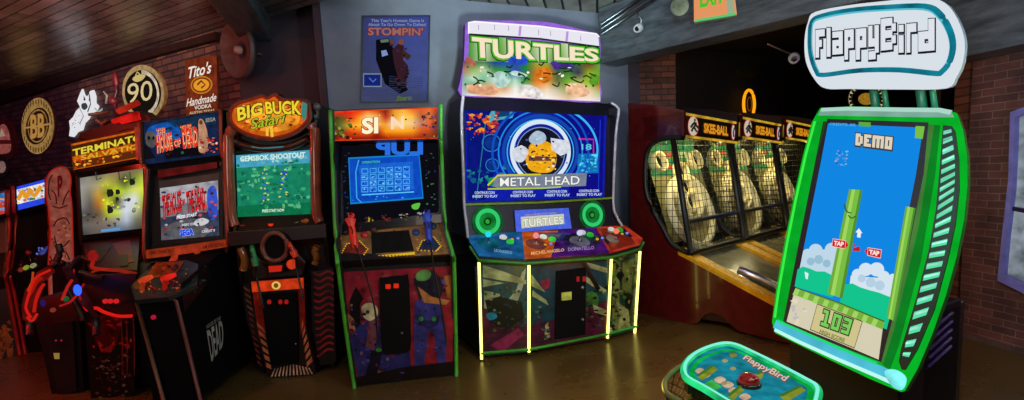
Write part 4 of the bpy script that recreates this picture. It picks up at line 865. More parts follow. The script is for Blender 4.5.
m.text(hp, 'Safari', [(249, 119), (287, 112), (288, 123), (251, 130)], (40, 24, 8), .011, 'lit', .05, .3); m.text(hp, 'Safari', [(250, 119.5), (286, 112.5), (287, 122.5), (252, 129.5)], (170, 190, 40), .013, 'lit', .01, .3)
m.art(hp, [(303, 102), (308, 104), (307, 118), (304, 122), (302, 112)], (60, 130, 120), .012, 'lit'); m.line(hp, [(268, 128), (268, 136)], .02, (240, 190, 60), .012); m.line(hp, [(272, 126), (273, 137)], .02, (240, 190, 60), .012); m.part('lettering', hs)
m = MB(); m.ball(S(317, 107, .08), .03, (70, 70, 66), 'paint', (1, .7, 1)); m.ball(S(316, 117, .09), .022, (60, 90, 84), 'paint'); m.tube([S(314, 103, .08), S(318, 113, .08), S(315, 124, .10)], .012, (80, 70, 60), 'paint'); m.part('carved_ornament', RB)
# arch under the sign and pillars
m = MB(); m.tube([S(x, y, .12) for x, y in sm2([(236, 142), (250, 147), (270, 149), (292, 146), (309, 138)], 4, False)], .028, (60, 26, 16), 'wood'); m.tube([S(x, y, .10) for x, y in sm2([(252, 147), (262, 148.5), (284, 147)], 4, False)], .008, (50, 120, 130), 'lit'); m.part('arch', RB)
for pts in ([(234, 128), (229, 136), (228.5, 160), (229.5, 190), (231, 214), (235, 226)], [(311, 125), (315, 133), (315.5, 160), (316, 190), (317, 214), (320, 222)]):
    m = MB(); m.tube([S(x, y, .07) for x, y in sm2(pts, 4, False)], .036, (150, 74, 48), 'gloss', 12); m.part('pillar', RB)
# strip under screen
bp_ = Plane.three(FB, S(236, 220, .12), S(312, 216, .12), S(275, 228, .05))
m = MB(); m.slab(bp_, sm2([(235, 223), (250, 219), (275, 216.5), (300, 216), (313, 218), (313, 226), (290, 228), (262, 229), (236, 231)], 3), .02, (60, 30, 16), 'paint', .0, cap=(110, 66, 36), capmat='art'); st = m.part('title_strip', RB)
m = MB()
for i in range(20): x = 250+i*2.6; m.line(bp_, [(x, 219), (x+1.5, 222), (x, 226)], .012, (20, 12, 8), .003, 'lit')
m.art(bp_, sm2([(268, 222), (271, 216), (274, 219), (273, 226), (269, 226)]), (220, 50, 20), .005, 'lit'); m.art(bp_, E(242, 224, 4, 2.5), (170, 50, 30), .005, 'art'); m.art(bp_, E(296, 221, 3, 2.5), (150, 150, 120), .005, 'art'); m.art(bp_, E(305, 221, 4, 2.5), (160, 90, 40), .005, 'art'); m.part('strip_pictures', st)
m = MB(); m.slab(VP(FB, -.02), [(227, 232), (268, 229), (326, 224), (327, 238), (270, 243), (229, 247)], .12, (20, 10, 8), 'paint', 0, bevel if False else None) if False else m.slab(VP(FB, -.02), [(227, 232), (268, 229), (326, 224), (327, 238), (270, 243), (229, 247)], .12, (20, 10, 8), 'paint'); m.part('shelf', RB, bevel=.006)
# holster ring and guns
rp = VP(FB, -.06); m = MB()
m.tube([rp.at(x, y) for x, y in E(275, 247, 12.5, 14, 26)], .017, (110, 60, 44), 'paint', 8, True); m.part('holster_ring', RB)
m = MB(); m.slab(rp, E(275, 247, 11.5, 13), .03, (14, 10, 10), 'matte', -.01); m.part('holster_back', RB)
def rifle(x0, y0, x1, y1, col, label):
    a, b = S(x0, y0, -.09), S(x1, y1, -.09); d = (b-a)
    m = MB(); m.tube([a, a+d*.35, a+d*.5, a+d*.8, b], [.020, .026, .018, .016, .013], col, 'paint', 10); g = m.part('gun', RB, label)
    m = MB(); m.tube([a+d*.45+Vector((0, -.02, 0)), a+d*.55+Vector((0, -.045, 0)), a+d*.65+Vector((0, -.02, 0))], .006, (20, 20, 20)); m.part('trigger_guard', g)
    m = MB(); m.tube([a, a+Vector((0, -.01, -.08)), a+Vector((.02, 0, -.3))], .007, (16, 14, 12)); m.part('gun_cable', g)
rifle(256, 266, 251.5, 245, (30, 130, 60), 'green gun at the left of the holster ring'); rifle(296, 257, 288.5, 242, (225, 60, 28), 'orange red gun at the right of the holster ring')
for pts in ([(243, 270), (245, 262), (243, 254), (240, 248)], [(315, 264), (317, 258), (315, 252), (317, 246)]):
    m = MB(); m.tube([S(x, y, -.04) for x, y in sm2(pts, 4, False)], .026, (130, 78, 30), 'gloss', 10); m.part('horn', RB)
m = MB(); m.slab(rp, [(269, 266), (283, 265), (282, 271), (270, 272)], .03, (90, 14, 8), 'paint', .01, cap=(190, 34, 20), capmat='lit'); m.part('start_button', RB)
m = MB(); m.lathe(rp.at(292.5, 264, .0), (0, -1, 0), [(.034, 0), (.034, .02), (.02, .025), (.02, .035), (0, .04)], (210, 60, 30), 'rough_lit', 18); m.part('round_button', RB)
m = MB(); m.slab(VP(FB, .02), [(248, 268), (257, 258), (267, 262), (284, 261), (298, 254), (306, 262), (302, 276), (254, 280)], .14, (34, 16, 12), 'paint'); m.part('gun_console', RB, bevel=.01)
# lower front: pedestal with coin door
m = MB(); lp = VP(FB, .0)
m.slab(lp, [(252, 281), (304, 277), (305, 320), (316, 373), (268, 377), (254, 330)], .24, (40, 12, 8), 'paint', 0, cap=(26, 10, 8), capmat='paint'); pd = m.part('pedestal', RB)
m = MB(); m.slab(lp, [(252, 281.5), (304, 277.5), (304.5, 288), (253, 292)], .01, (120, 30, 12), 'paint', .012, cap=(190, 52, 18), capmat='printed'); m.art(lp, E(277, 285, 4.5, 4), (220, 190, 90), .014); m.art(lp, E(277, 285, 2.4, 2.4), (120, 60, 20), .016); m.part('coin_header', pd)
m = MB()
m.art(lp, [(253, 292), (261, 291.5), (266, 335), (259, 337)], (150, 28, 12), .004, 'art'); m.art(lp, [(298, 288.5), (304.5, 288), (306, 332), (301, 334)], (140, 24, 12), .004, 'art')
for i in range(6):
    t = i/5; m.art(lp, [(257+t*9, 322+t*40), (264+t*7, 328+t*36), (266+t*6, 333+t*36), (258+t*9, 326+t*41)], (205, 110, 70), .006, 'art'); m.art(lp, [(303+t*9, 318+t*38), (302+t*5, 326+t*36), (302+t*5, 331+t*36), (304+t*9, 323+t*38)], (205, 110, 70), .006, 'art')
for i in range(12): x = 271+i*3.7; m.art(lp, [(x, 376.5-i*.25), (x+1.7, 376.5-i*.25), (x+1.2+(6-i)*.6, 364+abs(i-6)*.7), (x+(6-i)*.7, 364+abs(i-6)*.7)], (215, 165, 130), .006, 'art')
m.part('zebra_pattern', pd)
m = MB(); m.slab(lp, [(262, 294), (298, 291), (299, 362), (272, 364)], .03, (8, 7, 7), 'matte', .02); cdr = m.part('coin_door', RB)
m = MB()
for x in (271, 282, 288): m.slab(lp, E(x, 301, 2.2, 2.4, 12), .006, (60, 8, 6), 'paint', .026, cap=(150, 24, 20), capmat='lit')
m.part('coin_return', cdr, 'row of three red lit coin returns')
m = MB(); m.lathe(lp.at(297, 343, .02), (0, -1, 0), [(.01, 0), (.01, .01), (0, .012)], (150, 90, 90), 'metal', 8); m.part('lock', cdr)
# zebra side wings
for sgn, quad in ((0, [(243, 284), (250, 284), (258, 350), (266, 372), (255, 352), (246, 318)]), (1, [(311, 272), (333, 268), (335, 330), (336, 362), (320, 366), (312, 330)])):
    m = MB(); wp = VP(FB, .05); m.slab(wp, quad, .04, (20, 10, 10), 'paint', 0)
    w = m.part('side_wing', RB)
    m = MB()
    for i in range(13):
        t = i/12
        if sgn == 0: y = 286+t*74; xl = 243.5+t*14; xr = 250+t*12; m.art(wp, [(xl, y), (xr, y+4), (xr, y+6.4), (xl+.5, y+2.6)], (150, 60, 44) if t > .3 else (150, 90, 60), .004, 'art')
        else:
            y = 272+t*84; m.line(wp, sm2([(313+t*4, y), (320, y+3-t*4), (328, y-1-t*6), (334, y+2-t*8)], 3, False), .018, (140, 34, 40), .004, 'art')
    m.part('zebra_pattern', w)
# ------------------------------------------------------------------ HOUSE OF THE DEAD cabinet
YL = 3
w0 = Frame(0, 0, 0).H(164, 414, 0); FH = Frame(w0.x, w0.y, YL)
RH = thing('arcade_cabinet', FH, 'dark horror gun cabinet with blue marquee and red title over grey screen', 'arcade cabinet')
S = FH.V
YM = .62
cb = Cab(FH, [(139.5, 122, 221, 109, YM-.02, YM+.0), (141, 162, 222, 153, YM-.02, YM), (147, 170, 225, 160, YM-.05, YM+.03), (144.5, 215, 226, 200, YM-.08, YM-.02), (144.5, 252, 228, 240, YM-.10, YM-.06), (147, 262, 226, 252, YM+.0, YM+.05)], .98)
cb.body(RH, (12, 10, 12), 'paint', 'upper_cabinet'); cb.sides(RH, (16, 10, 12), 'paint'); cb.trim(RH, (150, 56, 34), 'paint', .012, label='orange red edge moulding')
mp = VP(FH, YM-.01); m = MB(); m.slab(mp, [(140, 123), (219.5, 111.5), (220.5, 155), (141.5, 165)], .02, (14, 14, 20), 'paint', 0, cap=(22, 34, 66), capmat='printed'); mq = m.part('marquee', RH)
m = MB()
m.art(mp, sm2([(150, 127), (168, 122), (178, 126), (180, 138), (160, 140), (148, 134)]), (20, 84, 170), .003, 'printed'); m.art(mp, [(166, 121), (215, 114), (216, 124), (180, 130)], (22, 46, 70), .003, 'printed')
m.art(mp, sm2([(146, 134), (151, 131), (156, 134), (157, 142), (153, 148), (147, 144)]), (90, 84, 84), .005, 'printed'); m.art(mp, E(149.5, 138, 1.4, 2, 8), (14, 10, 12), .007); m.art(mp, E(154, 138, 1.2, 1.8, 8), (14, 10, 12), .007)
m.art(mp, [(142, 142), (150, 148), (156, 158), (142, 160)], (16, 16, 22), .004)
m.art(mp, sm2([(199, 121), (202, 119), (205, 123), (208, 134), (208, 148), (204, 153), (199, 150), (199, 134)]), (190, 140, 110), .006, 'printed'); m.art(mp, E(201.5, 122.5, 1.8, 2.4, 8), (110, 50, 30), .008)
m.speckle(mp, [(160, 128), (212, 124), (216, 152), (165, 156)], 40, [(20, 40, 80), (60, 20, 20), (30, 20, 26), (40, 90, 80)], 1, 3.2, .004, 'lit', 100)
m.speckle(mp, [(199, 140), (217, 136), (218, 152), (200, 154)], 24, [(220, 50, 30), (150, 30, 20), (190, 120, 90), (240, 200, 180)], .8, 2, .008, 'lit', 101); m.art(mp, [(165, 150), (200, 146), (202, 155), (166, 159)], (14, 12, 16), .0045)
m.text(mp, 'SEGA', [(206, 118.5), (216, 117), (216, 121), (206, 122.5)], (150, 150, 150), .006, 'lit', .02); m.part('marquee_art', mq)
m = MB()
for t, q in (('THE', [(157, 129), (166, 127.5), (166, 134), (157, 136)]), ('HOUSE', [(157, 135), (172, 132), (174, 150), (158, 154)]), ('OF', [(174, 140), (181, 138), (182, 147), (175, 148)]), ('THE', [(181, 126), (192, 124), (192, 130), (181, 132)]), ('DEAD', [(182, 129), (198, 126), (199, 147), (184, 149)])):
    m.text(mp, t, q, (240, 190, 140), .009, 'lit', .08); m.text(mp, t, q, (225, 46, 22), .011, 'lit', .03)
m.part('lettering', mq)
m = MB(); m.slab(VP(FH, YM-.04), [(158, 171), (217, 162), (217, 168), (158, 178)], .03, (50, 12, 12), 'paint', 0, cap=(92, 20, 20), capmat='printed'); m.part('light_strip', RH)
sp = Plane.three(FH, S(160, 186, YM+.0), S(220, 178, YM+.0), S(190, 238, YM-.05))
m = MB(); m.slab(sp, [(151, 176), (223, 166), (224, 238), (153, 246)], .02, (14, 12, 14), 'paint', .01, cap=(16, 14, 18), capmat='paint'); m.art(sp, [(160, 181), (220, 173.5), (220, 180), (160, 188)], (60, 60, 64), .013, 'paint'); mo = m.part('monitor_bezel', RH)
m = MB(); m.slab(sp, [(161.5, 188.5), (219.3, 180.5), (220.3, 235.5), (163, 240.5)], .004, (10, 10, 14), 'gloss', .016, cap=(120, 120, 130), capmat='screen'); sc_ = m.part('screen', RH)
m = MB()
m.art(sp, [(161.5, 188.5), (219.3, 180.5), (220.3, 235.5), (163, 240.5)], (120, 118, 124), .0175, 'printed'); m.art(sp, [(161.5, 188.5), (219.3, 180.5), (219.5, 200), (162, 206)], (160, 160, 166), .018, 'printed'); m.art(sp, [(162.5, 218), (220, 210), (220.3, 235.5), (163, 240.5)], (54, 60, 80), .018, 'printed'); m.art(sp, [(163, 228), (182, 220), (200, 218), (212, 232), (205, 237), (163, 240)], (90, 90, 96), .019, 'printed')
m.art(sp, sm2([(209, 192), (213, 186), (218, 190), (219, 214), (212, 220), (209, 206)]), (50, 80, 190), .020, 'printed')
m.speckle(sp, [(163, 192), (218, 184), (219, 230), (164, 236)], 90, [(60, 40, 50), (150, 40, 40), (40, 50, 90), (170, 170, 180), (20, 20, 30), (200, 80, 80)], .7, 2.6, .021, 'lit', 103)
m.art(sp, sm2([(196, 222), (204, 218), (211, 221), (206, 225), (198, 226)]), (200, 200, 205), .022, 'lit')
m.part('screen_picture', sc_)
m = MB()
for t, q in (('THE HOUSE', [(164, 196), (183, 190), (184, 212), (165, 218)]), ('OF', [(182, 200), (187, 199), (187, 206), (182, 207)]), ('THE DEAD', [(188, 192), (206, 187), (208, 209), (189, 214)])):
    m.text(sp, t, q, (60, 10, 16), .024, 'lit', .06); m.text(sp, t, q, (212, 30, 34), .026, 'lit', .015)
m.text(sp, 'PRESS START', [(179, 216), (199, 213), (199, 216), (179, 219.5)], (225, 225, 235), .026, 'lit', .05); m.text(sp, 'INSERT COIN', [(184, 224), (198, 222.5), (198, 225), (184, 226.5)], (190, 195, 205), .026, 'lit', .05)
m.text(sp, 'SEGA', [(182, 229.5), (196, 228), (196.5, 235), (182, 237)], (150, 180, 250), .026, 'lit', .1); m.text(sp, 'SEGA', [(182.5, 230), (195.5, 228.5), (196, 234.5), (182.5, 236.5)], (24, 60, 220), .028, 'lit', .05); m.text(sp, 'CREDIT 0', [(204, 230.5), (217, 229), (217, 231.5), (204, 233)], (210, 210, 215), .026, 'lit', .03); m.part('screen_lettering', sc_)
bz = VP(FH, YM-.10); m = MB(); m.slab(bz, [(145, 250), (185, 245), (226, 239), (227.5, 247), (186, 254), (146, 259)], .05, (90, 30, 18), 'paint', 0, cap=(150, 48, 24), capmat='printed'); bl = m.part("bezel_lip", RH, bevel=.004)
m = MB(); m.text(bz, 'REMAIN CALM AND SHOOT', [(150, 251), (175, 248), (175, 252), (150, 255)], (60, 12, 8), .005, 'lit', .02); m.text(bz, 'AIM AND RELOAD', [(203, 245), (224, 242), (224, 246), (203, 249)], (60, 12, 8), .005, 'lit', .02); m.part('lettering', bl)
# pedestal: deck, guns, front
Z = FH.V(135, 301, 0).z
# pedestal body as prism in side profile
xl, xr = S(137, 302, 0).x, S(176, 299, 0).x
zt = S(137, 302, 0).z
xr2 = xr
m = MB(); prof = [(.0, zt), (.12, .06), (.55, .04), (1.05, .04), (1.05, zt+.22), (.62, zt+.22), (.42, zt+.14), (.12, zt+.09)]
prof = [(-.0, zt), (.02, .05), (.9, .05), (.9, zt+.25), (.66, zt+.25), (.36, zt+.16), (.04, zt+.05)]
m.prism([(xl, y, z) for y, z in prof], (xr-xl+.02, 0, 0), (6, 6, 7), 'matte'); m.part('pedestal', RH)
m = MB(); fp = VP(FH, -.012)
m.tube([fp.at(x, y) for x, y in ((164, 402), (137, 303), (167, 298))], .011, (110, 78, 58), 'paint'); m.part('frame_trim', RH, 'tan edge strip around the left of the pedestal front')
m = MB(); m.tube([fp.at(x, y) for x, y in ((168, 298), (176, 301), (186, 340), (201, 402))], .011, (110, 62, 56), 'paint'); m.part('frame_trim', RH, 'pinkish edge strip at the right corner of the pedestal')
dp = Plane.three(FH, Vector((xl, .04, zt+.06)), Vector((xr, .04, zt+.06)), Vector((xl, .62, zt+.25)))
m = MB(); m.slab(dp, [(131, 286), (141, 275), (158, 262), (186, 260), (198, 264), (197, 284), (168, 297), (135, 300)], .03, (20, 30, 34), 'paint', .0, cap=(30, 54, 54), capmat='art'); dk2 = m.part('gun_deck', RH)
m = MB(); m.art(dp, [(156, 263), (184, 262), (175, 277), (145, 279)], (150, 66, 20), .004, 'art'); m.art(dp, [(133, 284), (143, 280), (150, 281), (146, 289), (135, 290)], (110, 90, 30), .004, 'art'); m.speckle(dp, [(156, 265), (182, 264), (174, 276), (148, 277)], 24, [(190, 90, 30), (110, 40, 14), (60, 20, 10)], .8, 2.4, .006, 'art', 110); m.speckle(dp, [(134, 283), (190, 262), (196, 282), (168, 296)], 40, [(50, 110, 96), (90, 40, 100), (160, 120, 50), (30, 70, 110), (120, 30, 24), (14, 14, 16)], .6, 2.0, .005, 'art', 113); m.part('deck_graphics', dk2)
def pistol(px, py, col, lab, dx=14):
    a = dp.at(px, py, .05); b = dp.at(px+dx, py-3, .07)
    m = MB(); d = b-a; m.tube([a, a+d*.3, a+d*.7, b], [.014, .022, .018, .012], col, 'rough_lit', 10); g = m.part('gun', RH, lab)
    m = MB(); m.tube([a+d*.3, a+d*.25+Vector((0, -.02, -.07))], [.016, .014], sc(col, .7), 'rough_lit', 8); m.part('grip', g)
    m = MB(); m.tube([a+d*.55+Vector((0, 0, -.02)), a+d*.5+Vector((0, -.01, -.05)), a+d*.4+Vector((0, -.01, -.05))], .006, (20, 10, 10)); m.part('trigger', g)
pistol(142, 289, (190, 60, 28), 'orange red gun lying at the left of the gun deck'); pistol(164, 287, (210, 34, 24), 'red gun lying at the right of the gun deck', 15)
m = MB(); m.speckle(dp, [(140, 284), (182, 279), (180, 290), (142, 294)], 26, [(160, 50, 30), (120, 20, 14), (170, 90, 40), (70, 16, 10)], .8, 2.0, .006, 'lit', 111); m.part('deck_lights', dk2)
# neck with red holsters under the monitor
m = MB(); m.slab(VP(FH, YM-.02), [(172, 258), (200, 252), (205, 262), (200, 280), (175, 280), (166, 266)], .3, (20, 14, 18), 'paint'); m.part('neck', RH, bevel=.01)
for (a, b, c) in (((176, 252), (173, 262), (190, 56, 24)), ((196, 249), (199, 258), (190, 60, 24)), ((191, 262), (194, 266), (150, 30, 30))):
    m = MB(); m.tube([S(a[0], a[1], YM-.08), S(b[0], b[1], YM-.08)], [.016, .026], c, 'rough_lit', 10); m.part('holster_light', RH)
# side lettering
spn = SP(FH, xr+.022); m = MB()
m.text(spn, 'HOUSE OF THE', [(206, 325), (220, 316), (220, 320), (206, 329)], (150, 150, 146), .004, 'paint', .02); m.mark(); m.text(spn, 'DEAD', [(206, 331), (222, 319), (223, 345), (211, 362)], (190, 190, 184), .004, 'paint', .02); m.mark(); m.art(spn, [(180, 284), (206, 262), (213, 276), (184, 312)], (14, 12, 14), .003, 'paint'); m.speckle(spn, [(180, 285), (205, 262), (212, 275), (184, 310)], 26, [(90, 90, 90), (60, 20, 20), (50, 60, 60)], .6, 2.4, .004, 'paint', 112); m.part('side_lettering', RH)
m = MB(); m.lathe(fp.at(154, 317, .0), (0, -1, 0), [(.014, 0), (.014, .01), (0, .012)], (170, 20, 50), 'lit', 10); m.part('coin_button', RH, 'small red lit coin button')
# ------------------------------------------------------------------ TERMINATOR SALVATION cabinet
w0 = Frame(0, 0, 0).H(82, 398, 0); FTm = Frame(w0.x, w0.y, 0)
RTm = thing('arcade_cabinet', FTm, 'red glowing gun cabinet with gold lettered marquee and yellow green explosion screen', 'arcade cabinet')
S = FTm.V
YM = .8
cb = Cab(FTm, [(70, 142, 153, 124, YM-.02, YM), (73, 172, 155, 156, YM-.02, YM), (75, 176, 155, 160, YM, YM+.05), (79, 240, 158, 232, YM-.05, YM), (82, 250, 158, 242, YM-.02, YM+.05), (84, 300, 158, 300, YM, YM+.05), (86, 360, 158, 360, YM, YM+.05)], 1.2)
cb.body(RTm, (16, 9, 9), 'paint', 'upper_cabinet'); cb.sides(RTm, (26, 14, 12), 'paint')
mp = VP(FTm, YM-.02); m = MB(); m.slab(mp, [(71, 144), (153, 127), (155, 155), (73.5, 170)], .02, (40, 16, 8), 'paint', 0, cap=(196, 92, 14), capmat='printed'); mq = m.part('marquee', RTm)
m = MB(); m.speckle(mp, [(72, 147), (153, 130), (154, 153), (74, 168)], 110, [(230, 130, 20), (170, 60, 10), (250, 180, 50), (90, 36, 10), (200, 40, 20)], .8, 2.6, .003, 'lit', 120); m.art(mp, [(72, 162), (154, 147), (155, 154), (74, 169)], (90, 40, 12), .0028, 'lit'); m.art(mp, [(72, 146), (153, 129), (153, 139), (72, 157)], (70, 30, 8), .0055, 'lit'); m.part('marquee_art', mq)
m = MB(); m.text(mp, 'TERMINATOR', [(73.5, 149.5), (152, 131.5), (152, 138.5), (74, 156.5)], (225, 205, 60), .010, 'lit', .03); m.text(mp, 'SALVATION', [(82, 155.5), (150, 141.5), (150, 146.5), (82, 160.5)], (215, 170, 40), .010, 'lit', .02); m.part('lettering', mq)
m = MB(); m.tube([S(136.5, 127, YM-.04), S(138.5, 160, YM-.04)], .016, (190, 60, 40), 'rough_lit'); m.part('red_edge', RTm)
sp = Plane.three(FTm, S(80, 178, YM+.03), S(143, 169, YM+.03), S(115, 234, YM-.02))
m = MB(); m.slab(sp, [(75.5, 174), (152, 162), (155, 231), (81, 240.5)], .02, (12, 9, 9), 'gloss', .004); mo = m.part('monitor', RTm)
m = MB(); m.slab(sp, [(80, 178.3), (143.5, 168.5), (146, 228), (84.5, 235)], .003, (60, 60, 50), 'gloss', .008, cap=(120, 122, 110), capmat='printed'); sc_ = m.part('screen', RTm)
m = MB()
m.grid(sp, [(80, 178.3), (143.5, 168.5), (146, 228), (84.5, 235)], [
 [(120,115,110),(140,135,120),(110,105,90),(140,130,100),(150,120,90),(130,120,90),(120,110,80),(130,110,80)],
 [(160,155,150),(150,145,130),(170,160,110),(190,190,60),(150,150,60),(60,70,40),(120,140,50),(190,200,60)],
 [(150,145,140),(120,115,100),(200,150,60),(120,130,30),(200,220,40),(170,190,60),(210,220,120),(220,230,60)],
 [(130,128,124),(90,85,80),(180,110,40),(220,230,50),(60,60,40),(200,210,220),(220,220,230),(170,190,50)],
 [(70,68,66),(80,70,66),(110,90,70),(190,200,40),(200,220,80),(210,215,240),(200,210,160),(140,140,60)],
 [(100,98,94),(110,100,94),(120,105,96),(130,120,110),(150,150,150),(180,190,210),(120,120,100),(100,100,80)],
 [(60,60,60),(90,84,80),(100,90,84),(100,96,96),(90,110,130),(90,100,110),(80,76,70),(60,60,54)]], .012)
for x in (97, 120, 131): m.line(sp, [(x, 172), (x+1, 180), (x+6, 178)], .01, (60, 60, 56), .014)
for x, y, r in ((112, 193, 4.8), (119.5, 192, 3.2), (112, 210, 4.2), (134, 182, 4), (119, 199, 2.4)): m.art(sp, [(x+r*(1+.25*(i % 3-1))*math.cos(i), y+r*(1-.2*(i % 2))*math.sin(i)) for i in range(6)], (30, 34, 24), .017, 'lit')
m.speckle(sp, [(82, 205), (144, 198), (145, 226), (85, 232)], 24, [(50, 50, 46), (110, 106, 96), (80, 70, 50), (150, 150, 140)], .8, 3, .0135, 'lit', 121); m.speckle(sp, [(102, 180), (143, 176), (144, 210), (104, 212)], 14, [(230, 240, 60), (170, 180, 30), (240, 200, 60)], .6, 1.8, .016, 'lit', 122)
m.art(sp, [(103, 229.5), (122, 227.5), (122, 230), (103, 232)], (90, 150, 210), .018, 'lit')
m.part('screen_picture', sc_)
# slope under the monitor
m = MB(); ds = Plane.three(FTm, S(84, 240, YM), S(140, 236, YM), S(110, 262, .28))
m.slab(ds, [(83, 243), (140, 235), (137, 270), (88, 268)], .02, (60, 18, 16), 'paint', .0, cap=(58, 20, 20), capmat='art'); m.art(ds, [(90, 252), (104, 242), (112, 246), (100, 262), (88, 264)], (50, 56, 26), .003, 'art'); m.art(ds, [(112, 244), (130, 240), (134, 262), (124, 264)], (110, 24, 26), .003, 'art'); m.art(ds, [(118, 256), (128, 254), (128, 266), (120, 267)], (40, 16, 18), .005, 'art'); m.part('sloped_panel', RTm)
# gun deck with a red lit rim
zt = S(82, 300, 0).z; gx0 = S(42, 300, .1).x; gx1 = S(137, 306, 0).x
zt2 = S(100, 280, .1).z
m = MB(); prof = [(.0, zt2-.03), (.06, .05), (1.1, .05), (1.1, zt2+.05), (.3, zt2+.07)]
m.prism([(S(80, 290, 0).x, y, z) for y, z in prof], (S(136, 290, 0).x-S(80, 290, 0).x, 0, 0), (14, 8, 9), 'paint'); gp = m.part('gun_pedestal', RTm)
m = MB(); pr = [(p[0], p[1]) for p in ((34, 322), (55, 322), (60, 402), (44, 402))]; m.slab(VP(FTm, .1), [(30, 300), (76, 292), (80, 330), (84, 404), (54, 404), (40, 340)], .5, (16, 14, 15), 'paint'); m.part('side_pedestal', RTm)
m = MB(); m.slab(VP(FTm, .09), [(42, 324), (74, 321), (78, 390), (60, 398), (50, 350)], .02, (26, 26, 28), 'gloss', .012); m.part('coin_door', RTm)
for q, c in ((E(58.5, 339.5, 1, 1, 8), (150, 24, 60)), (E(64, 339.5, 1, 1, 8), (150, 24, 60)), ([(56, 352), (62, 352), (62, 358), (57, 358)], (140, 110, 50))):
    m = MB(); m.slab(VP(FTm, .09), q, .01, sc(c, .5), 'paint', .02, cap=c, capmat='lit'); m.part('coin_light', RTm)
rim = VP(FTm, -.02)
m = MB(); m.tube([rim.at(x, y) for x, y in sm2([(76, 284), (79, 293), (83, 303), (88, 310), (96, 308), (104, 312), (118, 316), (132, 316)], 4, False)], .011, (215, 24, 18), 'tube'); m.part('rim_light', RTm, 'glowing red light strip along the gun deck rim')
m = MB(); m.tube([rim.at(x, y) for x, y in sm2([(92, 272), (104, 269), (118, 271), (136, 273)], 4, False)], .007, (150, 36, 20), 'rough_lit'); m.part('rim_light', RTm, 'red light strip along the back of the gun deck')
m = MB(); m.slab(rim, [(83, 276), (134, 274), (133, 312), (116, 314), (96, 306), (86, 304)], .02, (16, 6, 8), 'paint', -.02); m.part('deck_front', RTm)
m = MB()
for x in (106, 111, 117): m.lathe(rim.at(x, 301, .0), (0, -1, 0), [(.016, 0), (.016, .012), (0, .014)], (200, 30, 30), 'lit', 10)
m.part('start_buttons', RTm)
def mgun(pts, r, col, lab, tip):
    m = MB(); m.tube([S(x, y, yy) for x, y, yy in pts], r, col, 'rough_lit', 10); g = m.part('machine_gun', RTm, lab)
    a = Vector(S(*pts[-2])); b = Vector(S(*pts[-1])); d = (b-a)
    m = MB(); m.tube([b, b+d*.35], .02, (24, 20, 22), 'metal'); m.part('barrel', g)
    m = MB(); m.tube([Vector(S(*pts[0])), Vector(S(*pts[0]))+Vector((.03, -.05, -.10))], .022, (30, 14, 14)); m.part('grip', g)
    m = MB(); m.ball(S(*tip[0]), tip[2], tip[1], 'tube', (1, .6, 1.5)); m.part('gun_light', g)
mgun([(30, 318, -.1), (29, 306, -.12), (34, 290, -.1), (42, 276, -.05), (50, 270, .02)], [.035, .035, .042, .036, .03], (84, 12, 10), 'glowing red machine gun on the left mount', ((43, 303, -.14), (40, 20, 90), .016))
mgun([(96, 318, -.12), (88, 305, -.12), (78, 292, -.1), (72, 278, -.02), (66, 268, .05)], [.02, .026, .03, .026, .02], (44, 10, 14), 'dark red machine gun with a blue light on the middle mount', ((77.5, 290, -.16), (50, 110, 420), .024))
def glow(pts, r, c, y=-.15, name='gun_light'):
    m = MB(); m.tube([S(a, b, y) for a, b in sm2(pts, 4, False)], r, c, 'tube', 6); m.part(name, RTm)
glow([(31, 318), (26, 308), (29, 294), (33, 282), (38, 276), (46, 272), (50, 270)], .0075, (200, 26, 14)); glow([(34, 312), (36, 300), (40, 290), (44, 284)], .009, (180, 24, 14)); glow([(27, 317), (32, 321), (37, 314)], .008, (190, 30, 18))
glow([(30, 300), (32, 290), (36, 282), (41, 278)], .012, (150, 22, 12), -.13); glow([(33, 272), (32, 281), (28, 291)], .006, (170, 60, 20))
glow([(62, 300), (67, 288), (72, 280)], .008, (170, 30, 26)); glow([(60, 306), (70, 302), (76, 296)], .007, (160, 24, 26)); glow([(81, 300), (79, 292), (84, 284)], .006, (140, 20, 20))
m = MB(); m.ball(S(66, 299, -.14), .018, (30, 84, 44), 'rough_lit'); m.part('gun_knob', RTm); m = MB(); m.ball(S(53, 310, -.1), .016, (130, 50, 36), 'rough_lit'); m.part('gun_knob', RTm)
m = MB(); m.ball(S(93, 256, .2), .034, (130, 20, 18), 'rough_lit', (1, .8, 1.2)); m.part('joint_ball', RTm, 'red lit ball joint above the gun deck')
glow([(93, 262), (92, 267), (100, 269), (112, 270), (122, 271), (136, 274)], .012, (150, 30, 16), .1, 'rim_light')
m = MB(); m.tube(smooth([S(50, 268, .1), S(60, 262, .15), (S(70, 268, .15)), S(80, 258, .25), S(92, 262, .25)], 4), .022, (20, 12, 12), 'paint'); m.part('gun_mount', RTm)
for pts in ([(56, 262), (60, 252), (58, 244)], [(80, 272), (92, 276), (104, 278)], [(66, 284), (74, 300), (84, 320)]):
    m = MB(); m.tube(smooth([S(x, y, .0) for x, y in pts], 4), .02, (26, 22, 24), 'paint'); m.part('gun_arm', RTm)
